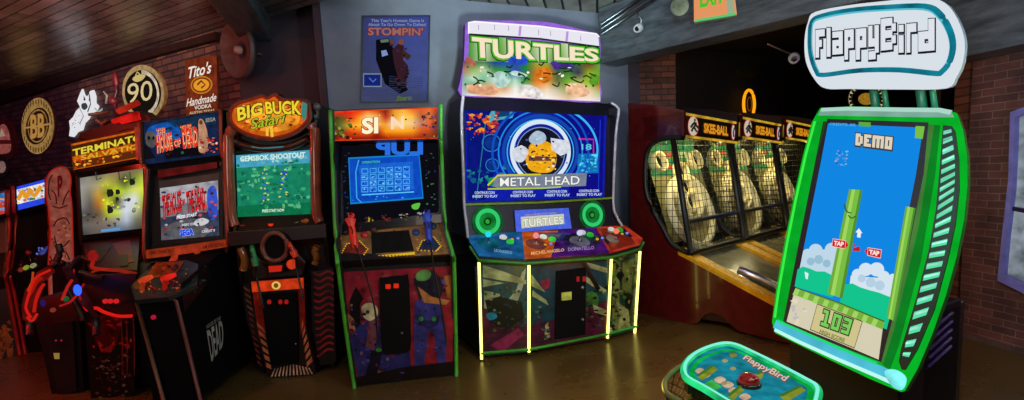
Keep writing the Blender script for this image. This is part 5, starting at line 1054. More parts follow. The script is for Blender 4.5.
# red art on the pedestal front
lp = VP(FTm, -.015); m = MB(); m.art(lp, [(84, 312), (135, 316), (135, 402), (92, 404)], (16, 8, 9), .003, 'art')
m.art(lp, sm2([(92, 318), (104, 316), (120, 318), (120, 334), (114, 350), (104, 352), (96, 342)]), (70, 12, 12), .004, 'art'); m.art(lp, [(98, 340), (108, 348), (116, 340), (112, 352), (102, 352)], (170, 34, 26), .006, 'art')
m.speckle(lp, [(86, 314), (134, 318), (134, 350), (92, 350)], 60, [(130, 16, 14), (80, 10, 12), (170, 30, 24), (40, 10, 14)], .8, 3, .005, 'art', 130); m.speckle(lp, [(92, 355), (132, 352), (134, 400), (98, 400)], 90, [(120, 100, 80), (90, 60, 50), (60, 50, 50), (40, 30, 30), (110, 30, 24)], .6, 2.6, .005, 'art', 131)
for x in (122, 127, 134): m.line(lp, [(x, 318), (x+1, 345), (x+1, 375)], .008, (110, 40, 34), .006, 'art')
m.part('printed_art', gp)
# topper: red lit ornament
F_ = FTm; m = MB(); tp = VP(FTm, YM+.05)
m.slab(tp, [(78, 140), (80, 133), (100, 127), (112, 119), (128, 112), (142, 111), (150, 118), (152, 124), (120, 131), (100, 137)], .12, (22, 8, 8), 'paint'); ot = m.part('topper', RTm)
m = MB(); m.tube([tp.at(x, y, .03) for x, y in ((121, 112), (130, 108), (141, 103))], .024, (190, 40, 24), 'rough_lit'); m.tube([tp.at(x, y, .03) for x, y in ((116, 122), (126, 119), (141, 114), (142, 118), (124, 122))], .02, (205, 24, 20), 'rough_lit'); m.part('red_light', ot)
m = MB(); m.tube([tp.at(x, y, .02) for x, y in ((91, 115), (106, 113), (112, 112))], .012, (90, 60, 30), 'paint'); m.tube([tp.at(x, y, .02) for x, y in ((98, 120), (104, 124), (110, 120))], .014, (110, 60, 30), 'paint'); m.part('frame_rod', ot)
m = MB(); m.tube([tp.at(x, y, .02) for x, y in ((106, 92), (109, 96), (108, 104))], .008, (140, 150, 130), 'paint'); m.ball(tp.at(116, 80), .04, (110, 16, 16), 'paint', (.6, .5, 1.6)); m.ball(tp.at(114, 101), .035, (110, 30, 34), 'paint'); m.tube([tp.at(116, 80), tp.at(117, 92), tp.at(114, 101), tp.at(118, 118)], .016, (60, 14, 14), 'paint'); m.part('ornament_arm', ot)
# ------------------------------------------------------------------ cabinet with the P side panel
w0 = Frame(0, 0, 0).H(60, 352, 0); FC = Frame(w0.x, w0.y, 5)
RC = thing('arcade_cabinet', FC, 'cabinet with orange red side panel marked P beside the red glowing cabinet', 'arcade cabinet')
S = FC.V; P = VP(FC, .0); m = MB()
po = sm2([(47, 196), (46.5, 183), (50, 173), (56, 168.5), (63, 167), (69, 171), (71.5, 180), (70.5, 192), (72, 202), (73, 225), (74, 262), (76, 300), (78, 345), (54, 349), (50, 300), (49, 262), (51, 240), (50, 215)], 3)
m.slab(P, po, .5, (60, 22, 18), 'paint', 0, cap=(132, 66, 54), capmat='printed'); pn = m.part('side_panel', RC)  # panel brightness put in as glow, it is no lamp
m = MB()
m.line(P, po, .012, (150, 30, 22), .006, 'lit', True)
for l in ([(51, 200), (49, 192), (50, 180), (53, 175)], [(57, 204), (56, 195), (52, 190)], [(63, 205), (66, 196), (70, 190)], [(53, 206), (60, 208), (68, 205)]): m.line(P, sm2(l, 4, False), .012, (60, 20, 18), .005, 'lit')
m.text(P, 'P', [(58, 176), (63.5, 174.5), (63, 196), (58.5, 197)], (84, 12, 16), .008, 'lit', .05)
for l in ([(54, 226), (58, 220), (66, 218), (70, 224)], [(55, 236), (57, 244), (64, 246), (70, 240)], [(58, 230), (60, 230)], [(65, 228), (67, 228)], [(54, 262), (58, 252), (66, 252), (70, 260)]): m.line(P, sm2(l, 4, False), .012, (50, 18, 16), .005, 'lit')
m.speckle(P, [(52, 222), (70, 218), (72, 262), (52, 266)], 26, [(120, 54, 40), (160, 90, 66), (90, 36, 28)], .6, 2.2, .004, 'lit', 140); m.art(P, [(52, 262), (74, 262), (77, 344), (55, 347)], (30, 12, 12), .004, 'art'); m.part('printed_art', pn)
m = MB(); m.slab(VP(FC, .12), [(71, 182), (84, 180), (90, 340), (76, 342)], .4, (18, 10, 10), 'paint'); m.part('cabinet_body', RC)
# ------------------------------------------------------------------ white and blue marquee cabinet
w0 = Frame(0, 0, 0).H(25, 355, 0); FBc = Frame(w0.x, w0.y, 5)
RBc = thing('arcade_cabinet', FBc, 'old upright cabinet with white and blue lit marquee next to the P panel', 'arcade cabinet')
S = FBc.V
cb = Cab(FBc, [(13, 186, 47, 177, .12, .14), (14.5, 211, 47, 203, .12, .14), (17, 216, 49, 208, .24, .3), (14, 252, 50, 240, .14, .24), (10, 276, 52, 262, .0, .02), (14, 290, 52, 282, .04, .05), (26, 355, 54, 352, .04, .06)], .5)
cb.body(RBc, (10, 8, 9), 'paint'); cb.sides(RBc, (18, 9, 8), 'paint'); cb.trim(RBc, (150, 34, 22), 'paint', .014, label='red edge moulding')
mp = VP(FBc, .13); m = MB(); m.slab(mp, [(14, 187.5), (46, 179), (46.5, 203), (15, 211)], .02, (30, 40, 120), 'paint', 0, cap=(40, 70, 220), capmat='screen'); mq = m.part('marquee', RBc)
m = MB(); m.art(mp, [(16, 190), (44.5, 182.5), (45, 197.5), (17, 204.5)], (225, 225, 235), .003, 'printed'); m.text(mp, 'Arcade', [(18, 190.5), (43, 184), (43, 197), (18, 203)], (150, 60, 20), .006, 'lit', .06) if False else None
m.speckle(mp, [(18, 191), (44, 184), (44, 197), (18, 203)], 60, [(240, 190, 60), (210, 90, 40), (60, 110, 60), (250, 220, 120), (60, 80, 200), (240, 240, 240)], .8, 2.4, .005, 'lit', 150); m.line(mp, sm2([(19, 200), (24, 191), (27, 198), (31, 189), (35, 196), (42, 186)], 4, False), .03, (225, 150, 40), .010); m.part('marquee_art', mq)
cp2 = cb.plane(3); m = MB(); m.art(cp2, [(15, 256), (49, 243), (50, 260), (12, 274)], (24, 20, 24), .002, 'paint'); m.speckle(cp2, [(17, 258), (48, 246), (49, 258), (15, 272)], 30, [(60, 60, 90), (150, 60, 40), (40, 90, 60), (90, 80, 40), (30, 30, 50)], .7, 2.2, .004, 'paint', 151)
m.speckle(cp2, [(36, 249), (48, 245), (48, 252), (38, 256)], 16, [(50, 60, 150), (80, 100, 190), (30, 40, 90)], .8, 2.2, .006, 'lit', 152); m.part('control_graphics', RBc)
for x, y, c in ((27, 268, (130, 150, 40)), (34, 266, (170, 170, 120)), (44, 252, (60, 70, 150)), (22, 270, (120, 40, 30))):
    m = MB(); m.lathe(cp2.at(x, y, .0), cp2.n, [(.024, 0), (.024, .014), (.016, .02), (0, .022)], c, 'rough_lit', 12); m.part('button', RBc)
m = MB(); m.tube([cp2.at(31, 262), cp2.at(31, 262)+Vector((0, -.01, .07))], .007, (90, 90, 90), 'metal'); js = m.part('joystick', RBc); m = MB(); m.ball(cp2.at(31, 262)+Vector((0, -.01, .085)), .022, (150, 30, 24)); m.part('ball_top', js)
m = MB(); m.lathe(S(29, 298, .0), (0, -1, 0), [(.04, -.05), (.04, .0), (0, .01)], (110, 60, 20), 'paint', 10); m.part('knob', RBc)
# ------------------------------------------------------------------ leftmost cabinet, cut by the frame
w0 = Frame(0, 0, 0).H(8, 358, 0); FA = Frame(w0.x, w0.y, 40)
RA = thing('arcade_cabinet', FA, 'dark cabinet with yellow art on its base beyond the blue and white marquee one', 'arcade cabinet')
S = FA.V
cb = Cab(FA, [(-34, 200, 8, 190, .05, .07), (-34, 222, 8, 213, .05, .07), (-32, 230, 9, 218, .16, .22), (-34, 260, 9, 252, .06, .12), (-36, 290, 6, 276, -.05, -.03), (-32, 300, 8, 288, .0, .02), (-26, 372, 20, 355, .0, .02)], .26)
cb.body(RA, (10, 8, 9), 'paint'); cb.sides(RA, (18, 9, 8), 'paint'); cb.trim(RA, (150, 34, 22), 'paint', .014, label='red edge moulding')
mp = VP(FA, .06); m = MB(); m.slab(mp, [(-33, 202), (7, 192), (7.3, 213), (-33, 222)], .02, (120, 30, 14), 'paint', 0, cap=(200, 60, 30), capmat='printed'); mq = m.part('marquee', RA)
m = MB(); m.art(mp, [(-33, 202), (7, 192), (6, 201), (-33, 212)], (60, 120, 190), .003, 'printed'); m.speckle(mp, [(-30, 203), (6, 194), (6, 211), (-30, 220)], 50, [(230, 60, 20), (240, 150, 40), (90, 150, 210), (250, 230, 200)], .8, 2.6, .005, 'lit', 160); m.part('marquee_art', mq)
lp = Plane.three(FA, S(0, 300, .02), S(10, 300, .02), S(5, 350, .02)); m = MB()
m.art(lp, [(-20, 305), (12, 302), (20, 352), (-20, 364)], (14, 10, 10), .002, 'art'); m.art(lp, sm2([(2, 326), (6, 325), (8, 332), (12, 340), (13, 355), (8, 358), (6, 348), (2, 358), (-3, 358), (-2, 340)]), (150, 96, 20), .003, 'art'); m.speckle(lp, [(-16, 320), (14, 322), (18, 350), (-16, 356)], 40, [(120, 70, 14), (60, 34, 12), (150, 110, 40), (90, 30, 14)], .8, 2.8, .004, 'art', 161); m.part('printed_art', RA)
# ------------------------------------------------------------------ alley roller machines
US, UV = 1.03, 40
FK = Frame(1.48, 4.3, UV)     # x runs along the row, -y is toward the player
def make_alley():
    R = thing('alley_roller', FK, 'alley roller with its full dark red side panel and ring board showing', 'alley roller', 'alley roller machines')
    F = FK; S = F.S; V = F.V
    red = (78, 16, 15)
    z1 = V(684, 112, 0).z; z2 = V(683, 137.5, 0).z; zb = V(680, 252, 0).z; W = US-.05
    # left side board with window opening: outline in the side plane
    def sd(px, py, x=0.0): return S(px, py, x)
    outer = [(628, 103), (655, 105), (684, 110.5), (684, 137), (668, 137), (655, 141), (648, 150), (645.5, 165), (646, 190), (652, 210), (662, 228), (673, 248), (690, 258)]
    def rail_pt(px, py): return sd(px, py)
    low = [(720, 274), (760, 295), (790, 311), (806, 319)]
    bot = [(800, 372), (765, 350), (738, 331), (722, 317), (712, 312.5), (704, 315), (697, 328), (690, 332.5), (655, 326), (633, 322)]
    pts = [sd(*p) for p in outer+low+bot]
    for p in pts:
        if p.z < .02: p.z = .02
    pts[-1].z = .0; pts[-2].z = .0; pts[-3].z = 0
    m = MB(); m.prism(pts, (.03, 0, 0), red, 'gloss'); m.part('side_panel', R, 'dark red side panel')
    m = MB(); q = []
    for p in pts: q.append(Vector((W-.03, p.y, p.z)))
    m.prism(q, (.03, 0, 0), (24, 10, 10), 'paint'); m.part('side_panel', R)
    # window frame curves and posts
    cur = [(684, 138), (668, 138), (655, 142), (648, 151), (645.5, 165), (646, 190), (652, 208), (662, 226), (673, 245), (690, 253.5)]
    for x in (.0, W):
        c3 = smooth([Vector((x, sd(*p).y, sd(*p).z)) for p in cur], 4)
        m = MB(); m.tube(c3, .022, (12, 12, 12), 'paint'); m.part('window_frame', R)
        a = Vector((x, -.02, z2)); b = Vector((x, sd(691, 253).y, sd(691, 253).z)); mid = sd(672, 140)
        m = MB(); m.tube([Vector((x, sd(673, 138).y, sd(673, 138).z)), b], .026, (10, 10, 10), 'paint'); m.part('post', R)
        m = MB()
        lo_, hi_ = [], []
        ys = [p.y for p in c3]; y0, y1 = min(ys), max(ys)
        poly = [(p.y, p.z) for p in c3]
        def inside(yv):
            zs = []
            for i in range(len(poly)):
                (ya, za), (yb_, zb_) = poly[i], poly[(i+1) % len(poly)]
                if (ya-yv)*(yb_-yv) < 0: zs.append(za+(zb_-za)*(yv-ya)/(yb_-ya))
            return sorted(zs)
        def insidez(zv):
            zs = []
            for i in range(len(poly)):
                (ya, za), (yb_, zb_) = poly[i], poly[(i+1) % len(poly)]
                if (za-zv)*(zb_-zv) < 0: zs.append(ya+(yb_-ya)*(zv-za)/(zb_-za))
            return sorted(zs)
        w = .0022
        k = int((y1-y0)/.05)
        for i in range(1, k):
            yv = y0+i*(y1-y0)/k; zs = inside(yv)
            if len(zs) == 2: m.box((x-w, yv-w, zs[0]), (x+w, yv+w, zs[1]), (44, 42, 26), 'paint')
        zl, zh = min(p.z for p in c3), max(p.z for p in c3); k = int((zh-zl)/.05)
        for i in range(1, k):
            zv = zl+i*(zh-zl)/k; zs = insidez(zv)
            if len(zs) == 2: m.box((x-w, zs[0], zv-w), (x+w, zs[1], zv+w), (44, 42, 26), 'paint')
        m.part('net', R)
    b = sd(691, 253)
    topF = Vector((0, sd(673, 138).y, z2))
    # front netting between the posts
    m = MB(); k = 15
    for i in range(1, k):
        x = i*W/k; m.tube([Vector((x, topF.y, topF.z)), Vector((x, b.y, b.z))], .0026, (36, 34, 22), 'paint', 4)
    for i in range(1, 16):
        t = i/16; p = topF*(1-t)+Vector((0, b.y, b.z))*t; m.tube([Vector((0, p.y, p.z)), Vector((W, p.y, p.z))], .0026, (36, 34, 22), 'paint', 4)
    m.part('front_net', R)
    zc = V(690, 218, .1).z; t = (topF.z-zc)/(topF.z-b.z); yc = topF.y+(b.y-topF.y)*t
    m = MB(); m.tube([Vector((0, yc, zc)), Vector((W, yc, zc))], .018, (30, 34, 60), 'paint'); m.tube([Vector((0, b.y, b.z)), Vector((W, b.y, b.z))], .024, (10, 10, 10), 'paint'); m.part('cross_bar', R)
    # marquee box
    mt = Plane(F, (0, 0, 0), (0, -1, 0)); back = sd(628, 104).y
    dz = .06
    A = [Vector((0, 0, z2)), Vector((US, 0, z2-dz)), Vector((US, 0, z1-dz)), Vector((0, 0, z1))]
    m = MB(); m.prism([p+Vector((0, .02, 0)) for p in A], (0, back-.02, 0), (60, 16, 18), 'gloss'); m.prism(A, (0, .02, 0), (20, 16, 8), 'paint'); hd = m.part('marquee', R)
    def mq(u, v, o=.004): p = A[0]*(1-u)*(1-v)+A[1]*u*(1-v)+A[2]*u*v+A[3]*(1-u)*v; return p+Vector((0, -o, 0))
    m = MB(); fr = [mq(.015, .06), mq(.985, .06), mq(.985, .94), mq(.015, .94)]
    m.tube(fr, .012, (190, 150, 40), 'rough_lit', 6, True); m.part('yellow_border', hd)
    H = z1-z2
    def disc(u, v, r, col, o, n=24, squash=1):
        m.face([mq(u, v, o)+Vector((r*math.cos(2*PI*i/n)*squash, 0, r*math.sin(2*PI*i/n))) for i in range(n)], col, 'lit')
    m = MB(); disc(.17, .5, H*.42, (190, 40, 40), .006); disc(.165, .5, H*.38, (190, 185, 165), .008); m.part('round_badge', hd); m = MB(); disc(.87, .5, H*.36, (190, 40, 50), .006, squash=.5); disc(.87, .5, H*.32, (190, 185, 180), .008, squash=.45); m.part('round_badge', hd); m = MB()
    def loc(u, v, o=.01): return mq(u, v, o)
    for l in ([(.12, .45), (.16, .6), (.2, .65), (.17, .45), (.21, .3)], [(.13, .3), (.16, .45), (.14, .3)], [(.17, .66), (.22, .5), (.24, .45)]):
        m.tube([loc(u, v, .012) for u, v in l], .011, (50, 40, 20), 'paint', 5)
    disc(.185, .75, H*.07, (60, 44, 24), .012, 10); m.tube([loc(.87, .3, .012), loc(.86, .5, .012), loc(.88, .7, .012)], .008, (60, 40, 30), 'paint', 5)
    m.part('round_badge', hd)
    m = MB(); vs, fs = glyphs('SKEE-BALL', .05, 0)
    m.faces([mq(.34+.43*u, .30+.40*v, .008) for u, v in vs], fs, (215, 140, 30), 'lit')
    m.faces([mq(.335+.44*u, .27+.46*v, .006) for u, v in vs], fs, (110, 60, 14), 'lit'); m.part('lettering', hd)
    # inside: target board rising to the back
    bt = Vector((0, back*.80, z2-.02)); bb = Vector((0, b.y+.22, b.z+.06))
    def tb(u, v, o=0.0):
        p = bb*(1-v)+bt*v; p = Vector((.05+u*(W-.1), p.y, p.z)); nrm = Vector((0, -(bt.z-bb.z), (bt.y-bb.y))).normalized()
        return p+nrm*o
    m = MB(); m.face([tb(0, 0), tb(1, 0), tb(1, 1), tb(0, 1)], (112, 106, 58), 'paint')
    m.part('target_board', R); TB = bpy.data.objects[-1] if False else R
    m = MB(); m.face([tb(.02, .66, .006), tb(.98, .66, .006), tb(.98, .99, .006), tb(.02, .99, .006)], (70, 150, 80), 'printed'); 
    for (u, v, w_, h_, c) in ((.25, .84, .3, .07, (220, 90, 50)), (.2, .72, .26, .05, (220, 70, 50)), (.6, .84, .22, .06, (200, 190, 120)), (.6, .74, .3, .05, (220, 120, 60))):
        for k in range(5): uu = u+w_*k/5; m.face([tb(uu, v, .01), tb(uu+w_/6.5, v, .01), tb(uu+w_/6.5, v+h_*(.7+.3*(k % 2)), .01), tb(uu, v+h_, .01)], c, 'lit')
    m.part('score_card', R)
    nrm = Vector((0, -(bt.z-bb.z), (bt.y-bb.y))).normalized(); L_ = (bt-bb).length; WW = W-.1
    def ring(u, v, r, name, hgt=.05, col=(236, 226, 180)):
        m = MB(); c = tb(u, v, .0)
        m.lathe(c, nrm, [(r, 0), (r, hgt), (r*.93, hgt+.004), (r*.9, hgt), (r*.9, 0)], col, 'paint', 28); m.lathe(c, nrm, [(r*.9, .004), (0, .004)], (150, 138, 88), 'paint', 28); m.part(name, R)
    ring(.5, .28, .36, 'outer_ring', .06); ring(.5, .42, .22, 'middle_ring', .07)
    for u, v in ((.5, .68), (.5, .52), (.5, .36), (.14, .80), (.86, .80)):
        m = MB(); c = tb(u, v, .0); r = .1
        m.lathe(c, nrm, [(r, 0), (r, .07), (r*.86, .075), (r*.8, .06), (r*.8, .01)], (235, 220, 160), 'paint', 22); m.lathe(c, nrm, [(r*.8, .012), (0, .012)], (10, 8, 5), 'matte', 22); m.part('target_cup', R)
    # ball return gutter, lane and rails
    lane = [sd(690, 256), sd(806, 318)]
    def prof(px, py): p = sd(px, py); return (p.y, p.z)
    y0, zz0 = prof(680, 250); y1_, zz1 = prof(806, 317)
    def ln(x, t, dz=0): return Vector((x, y0+(y1_-y0)*t, zz0+(zz1-zz0)*t+dz))
    m = MB(); m.face([ln(.12, 0, -.03), ln(W-.12, 0, -.03), ln(W-.12, 1, -.03), ln(.12, 1, -.03)], (116, 112, 84), 'gloss'); m.face([ln(.12, 1, -.03), ln(W-.12, 1, -.03), ln(W-.12, 1, -.2), ln(.12, 1, -.2)], (60, 20, 18)); m.part('lane', R)
    m = MB(); m.prism([ln(.12, 0, .0), ln(W-.12, 0, .0), ln(W-.12, .12, .06), ln(.12, .12, .06)], (0, 0, -.05), (150, 146, 110), 'gloss'); m.part('ramp', R)
    for x in (0, W-.12):
        m = MB(); m.prism([ln(x, -.02, .0), ln(x+.12, -.02, .0), ln(x+.12, 1, .0), ln(x, 1, .0)], (0, 0, -.05), (214, 160, 24), 'gloss', cap=(220, 165, 30), capmat='wood'); m.part('rail', R, 'yellow wooden rail')
    m = MB(); m.tube([ln(.2, .42, .01), ln(.2, .6, .03), ln(.2, 1.0, .03)], .035, (200, 200, 205), 'metal', 12); m.tube([ln(.27, .5, .0), ln(.27, 1.0, .0)], .012, (30, 24, 24)); m.part('ball_rail', R, 'silver ball return tube')
    m = MB(); m.prism([Vector((.03, back, .02)), Vector((.03, y1_, .1)), Vector((.03, y1_, zz1-.08)), Vector((.03, y0, zz0-.06)), Vector((.03, back, zz0-.06))], (W-.06, 0, 0), (40, 10, 10), 'paint'); m.part('lane_body', R)
    m = MB(); m.face([Vector((0, back-.01, .1)), Vector((W, back-.01, .1)), Vector((W, back-.01, z2)), Vector((0, back-.01, z2))], (40, 30, 14)); m.part('back_panel', R)
    return R
def kids(o): return [c for c in COL.objects if c.parent == o]
def copy_tree(o, loc, label, pre=None):
    r = o.copy(); COL.objects.link(r); r.location = loc; r['label'] = label
    for ch in list(kids(o)):
        c = ch.copy(); COL.objects.link(c); c.parent = r
        for g in list(kids(ch)):
            d = g.copy(); COL.objects.link(d); d.parent = c
    return r
AL = make_alley()
for i, lb in ((1, 'alley roller between the dark red sided one and the one cut by green frame'), (2, 'alley roller partly hidden behind the green framed giant screen')):
    copy_tree(AL, FK.o+FK.u*US*i+Vector((0, 0, -.0)), lb)

for i in range(3):
    p = FK.W((US*(i+.5)-.02, .02, FK.V(684, 137, 0).z-.03)); q = FK.W((US*(i+.5)-.02, .38, .9))
    l = light('AREA', 'roller_lamp', p, (255, 238, 175), 13, .1, q); l.data.shape = 'RECTANGLE'; l.data.size = .8; l.data.size_y = .06
# ------------------------------------------------------------------ giant screen bird game
FF = Frame(1.41, 2.7, -60)
S = FF.V
def fz(px, py): return None
kk = math.tan(math.radians(20)); z0 = .40
FPn = Plane(FF, (0, 0, z0), (0, -1, kk))
RF = thing('arcade_cabinet', FF, 'giant tilted blue sky screen in a glowing green frame with white oval sign on top', 'arcade cabinet')
P = FPn
out = [(820, 108), (850, 106.5), (900, 107.5), (940, 108.5), (957, 113), (963, 130), (967, 155), (967.5, 185), (964, 220), (957, 255), (946, 295), (932, 335), (918, 368), (905, 391), (901, 392), (870, 379), (830, 360), (795, 343), (775, 333), (772, 322), (776, 290), (784, 245), (793, 200), (803, 155), (812, 122)]
m = MB(); m.slab(P, out, .035, (16, 110, 30), 'gloss', 0, cap=(8, 178, 40), capmat='soft_lit'); fr = m.part('green_frame', RF)
# raised rims
m = MB(); m.line(P, [(822, 110.5), (850, 109.5), (900, 110.5), (940, 111), (952, 113.5)], .022, (170, 215, 200), .012, 'lit'); m.art(P, [(822, 110), (952, 112.5), (955, 118), (930, 118), (819, 116)], (130, 176, 160), .010, 'soft_lit')
m.line(P, [(776, 324), (800, 336), (840, 354), (880, 371), (898, 379)], .05, (80, 190, 215), .012, 'soft_lit'); m.line(P, [(776, 330), (800, 342), (840, 360), (880, 377), (900, 386)], .018, (190, 250, 240), .014, 'lit'); m.line(P, [(779, 321), (800, 330.5), (840, 348), (878, 364)], .014, (30, 220, 120), .014, 'lit')
m.line(P, [(816, 122), (807, 155), (797, 200), (788, 245), (780, 290), (776, 318)], .014, (60, 240, 70), .012, 'lit')
m.art(P, sm2([(886, 372), (897, 370), (908, 378), (904, 390), (893, 386)]), (120, 220, 220), .016, 'rough_lit')
m.part('rim_light', fr, 'pale blue and green glowing rim strips')
m = MB()
m.art(P, [(817, 122), (829, 122), (789, 322), (776, 318), (788, 245), (800, 190)], (8, 168, 38), .008, 'soft_lit'); m.art(P, [(824, 122), (830, 122), (789, 322), (784, 322)], (40, 66, 30), .010, 'soft_lit')  # darker and duller green bands beside the screen
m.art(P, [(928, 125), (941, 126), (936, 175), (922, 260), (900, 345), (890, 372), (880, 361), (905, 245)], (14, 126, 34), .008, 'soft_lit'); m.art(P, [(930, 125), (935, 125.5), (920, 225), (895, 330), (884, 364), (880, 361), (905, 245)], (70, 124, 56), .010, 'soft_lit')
m.part('bezel_bands', fr)
# vent recess with slats
m = MB(); vent = [(944, 126), (953, 127), (956, 132), (959.5, 160), (960, 190), (956, 225), (948, 262), (935, 310), (918, 350), (906, 370), (903, 370), (900, 362), (902, 350), (917, 300), (930, 250), (937, 210), (941, 165)]
m.slab(P, vent, .015, (6, 40, 14), 'paint', .014, cap=(8, 34, 14), capmat='paint'); vt = m.part('vent', RF)
L_ = sm2([(944, 129), (941, 170), (937, 210), (930, 250), (917, 300), (903, 356)], 8, False); R_e = sm2([(954, 129), (959, 165), (957.5, 200), (950, 250), (937, 298), (911, 360)], 8, False)
n = len(L_)
m = MB(); N = 22
for i in range(N):
    t = (i+.5)/N; k = t*(n-1); a = int(k); f_ = k-a
    def g(A, kk2):
        kk2 = max(0, min(n-1.001, kk2)); a = int(kk2); f_ = kk2-a; return (A[a][0]*(1-f_)+A[a+1][0]*f_, A[a][1]*(1-f_)+A[a+1][1]*f_)
    h = .26*(n-1)/N; skew = .35*(n-1)/N
    l0, l1 = g(L_, k-h+skew), g(L_, k+h+skew); r0, r1 = g(R_e, k-h), g(R_e, k+h)
    def mx(p, q, t): return (p[0]*(1-t)+q[0]*t, p[1]*(1-t)+q[1]*t)
    quad = [mx(l0, r0, .12), mx(l0, r0, .86), mx(l1, r1, .86), mx(l1, r1, .12)]
    m.art(P, quad, (90, 225, 160) if i > 2 else (120, 225, 190), .018, 'lit'); m.art(P, [mx(quad[0], quad[3], .2), mx(quad[1], quad[2], .2), mx(quad[1], quad[2], .55), mx(quad[0], quad[3], .55)], (170, 240, 235), .0195, 'rough_lit')
m.part('slats', vt)
# screen
scq = [(829, 122), (927, 126), (921, 175), (908, 240), (895, 300), (880, 360), (840, 343), (788, 322), (798, 270), (811, 205), (820, 160)]
m = MB(); m.line(P, scq, .03, (20, 14, 24), .014, 'paint', True); m.slab(P, scq, .01, (10, 20, 40), 'gloss', .010, cap=(16, 134, 226), capmat='lit'); sn = m.part('screen', RF)
m = MB()
m.art(P, scq, (16, 134, 226), .0115, 'lit')
# clouds, hills, ground, pillars, kept plain
def cl(pts, c, o): m.art(P, pts, c, o, 'lit')
for x, y, r in ((809, 255, 6), (817, 251, 7), (826, 256, 6.5), (833, 250, 7), (839, 256, 5)): cl(E(x, y, r, r*.95, 16), (190, 215, 232), .0125+r*.0001)
cl([(802, 255), (842, 254), (838, 290), (796, 280)], (190, 215, 232), .0130)
for x, y, r in ((812, 262, 4), (820, 260, 4.5), (828, 264, 4)): cl(E(x, y, r, r, 14), (150, 190, 210), .0136)
for x, y, r in ((859, 275, 6), (867, 270, 7), (878, 270, 7.5), (885, 277, 6), (894, 278, 4)): cl(E(x, y, r, r*.95, 16), (212, 228, 240), .0125+r*.0001)
cl([(852, 276), (898, 280), (894, 298), (850, 292)], (212, 228, 240), .0130)
for x, y, r in ((863, 279, 4), (872, 283, 5), (881, 286, 5)): cl(E(x, y, r, r, 14), (180, 208, 226), .0136)
for pts in ([(799, 270), (804, 267), (811, 269), (818, 272), (826, 272), (834, 276), (838, 280), (834, 298), (796, 287)], [(846, 285), (854, 284), (862, 288), (872, 291), (880, 293), (890, 297), (896, 298), (888, 330), (840, 307)]): cl(pts, (20, 196, 140), .0142)
cl([(806, 272), (810, 274), (809, 280), (807, 279)], (220, 240, 240), .0145)
def pil(q, hl):
    a, b, c, d = q
    for t0, t1, col in ((0, .2, (110, 170, 60)), (.2, .45, (160, 214, 96)), (.45, .8, (120, 190, 66)), (.8, 1, (80, 140, 50))):
        cl([mx(a, b, t0), mx(a, b, t1), mx(d, c, t1), mx(d, c, t0)], col, .0150)
pil([(850.5, 190), (864, 191), (844, 299), (829, 294)], 1)
pil([(907, 207), (917, 209), (896, 322), (888, 318)], 1)
cl([(860, 122.8), (872, 123.4), (872, 128), (860, 127)], (90, 170, 60), .0150); cl([(917, 127), (926, 127.5), (924, 140), (916, 139)], (120, 190, 70), .0150)
cl([(797, 288), (840, 303), (886, 322), (884, 330), (838, 311), (795, 295)], (120, 176, 60), .0146)
for i in range(9):
    t = i/9; x0, y0 = 797+t*88, 288.5+t*34; cl([(x0, y0), (x0+4.5, y0+1.8), (x0+1.5, y0+8.5), (x0-3, y0+6.7)], (160, 212, 100), .0149)
cl([(795, 295), (838, 311), (884, 330), (880, 360), (840, 343), (788, 322)], (214, 206, 178), .0146)
m.speckle(P, [(795, 296), (815, 303), (808, 328), (790, 320)], 10, [(190, 190, 190), (225, 215, 190)], 1.5, 4, .0147, 'lit', 200)
m.line(P, [(797, 288), (840, 303), (886, 322)], .006, (60, 100, 40), .0152)
m.line(P, sm2([(846, 205), (848, 212), (853, 214)], 3, False), .006, (30, 90, 60), .0165); m.line(P, sm2([(850, 216), (853, 219), (857, 217)], 3, False), .006, (30, 90, 60), .0165)
m.part('screen_picture', sn)
m = MB()
m.pix(P, [(858, 135), (894, 139), (893, 151), (857.5, 146.5)], joined('DEMO'), (60, 60, 60), .018, 'lit', .7); m.pix(P, [(858, 135), (894, 139), (893, 150.5), (857.5, 146)], joined('DEMO'), (222, 210, 190), .020, 'lit', .22)
m.text(P, 'CREDITS: 0/2', [(831, 123.6), (857, 124.8), (857, 127.3), (831, 126)], (90, 180, 220), .016, 'lit', .03)
m.mark(); m.speckle(P, [(838, 151), (849, 152), (848, 168), (837, 166)], 26, [(60, 150, 230), (110, 190, 240), (30, 90, 180), (150, 160, 200)], .8, 2, .017, 'lit', 201)
m.mark()
for q, t, tip in (([(834.5, 239.5), (847.5, 241.5), (846.5, 249.5), (833.5, 247)], 'TAP', [(847.5, 241.5), (850, 246), (846.5, 249.5)]), ([(869.5, 248.5), (883, 250.5), (882, 259), (869, 256)], 'TAP', [(869.5, 248.5), (866.3, 251.5), (869, 256)])):
    m.mark(); m.last = t; cl(q, (206, 24, 36), .0160); cl(tip, (206, 24, 36), .0160); m.line(P, q, .004, (250, 200, 190), .0168, 'lit', True); a, b, c, d = q; m.text(P, t, [mx(mx(a, d, .2), mx(b, c, .2), .12), mx(mx(a, d, .2), mx(b, c, .2), .88), mx(mx(a, d, .8), mx(b, c, .8), .88), mx(mx(a, d, .8), mx(b, c, .8), .12)], (245, 230, 220), .0180, 'lit', .06)
m.mark(); cl([(860.5, 229), (864, 234), (862.5, 234), (862, 238.5), (858.5, 238), (859, 233.5), (857, 233)], (235, 240, 240), .0165); cl([(854.5, 249), (861, 247), (862, 252), (854, 251.5)], (190, 30, 30), .0165); m.line(P, [(855, 245), (857, 247)], .008, (200, 30, 30), .0165)
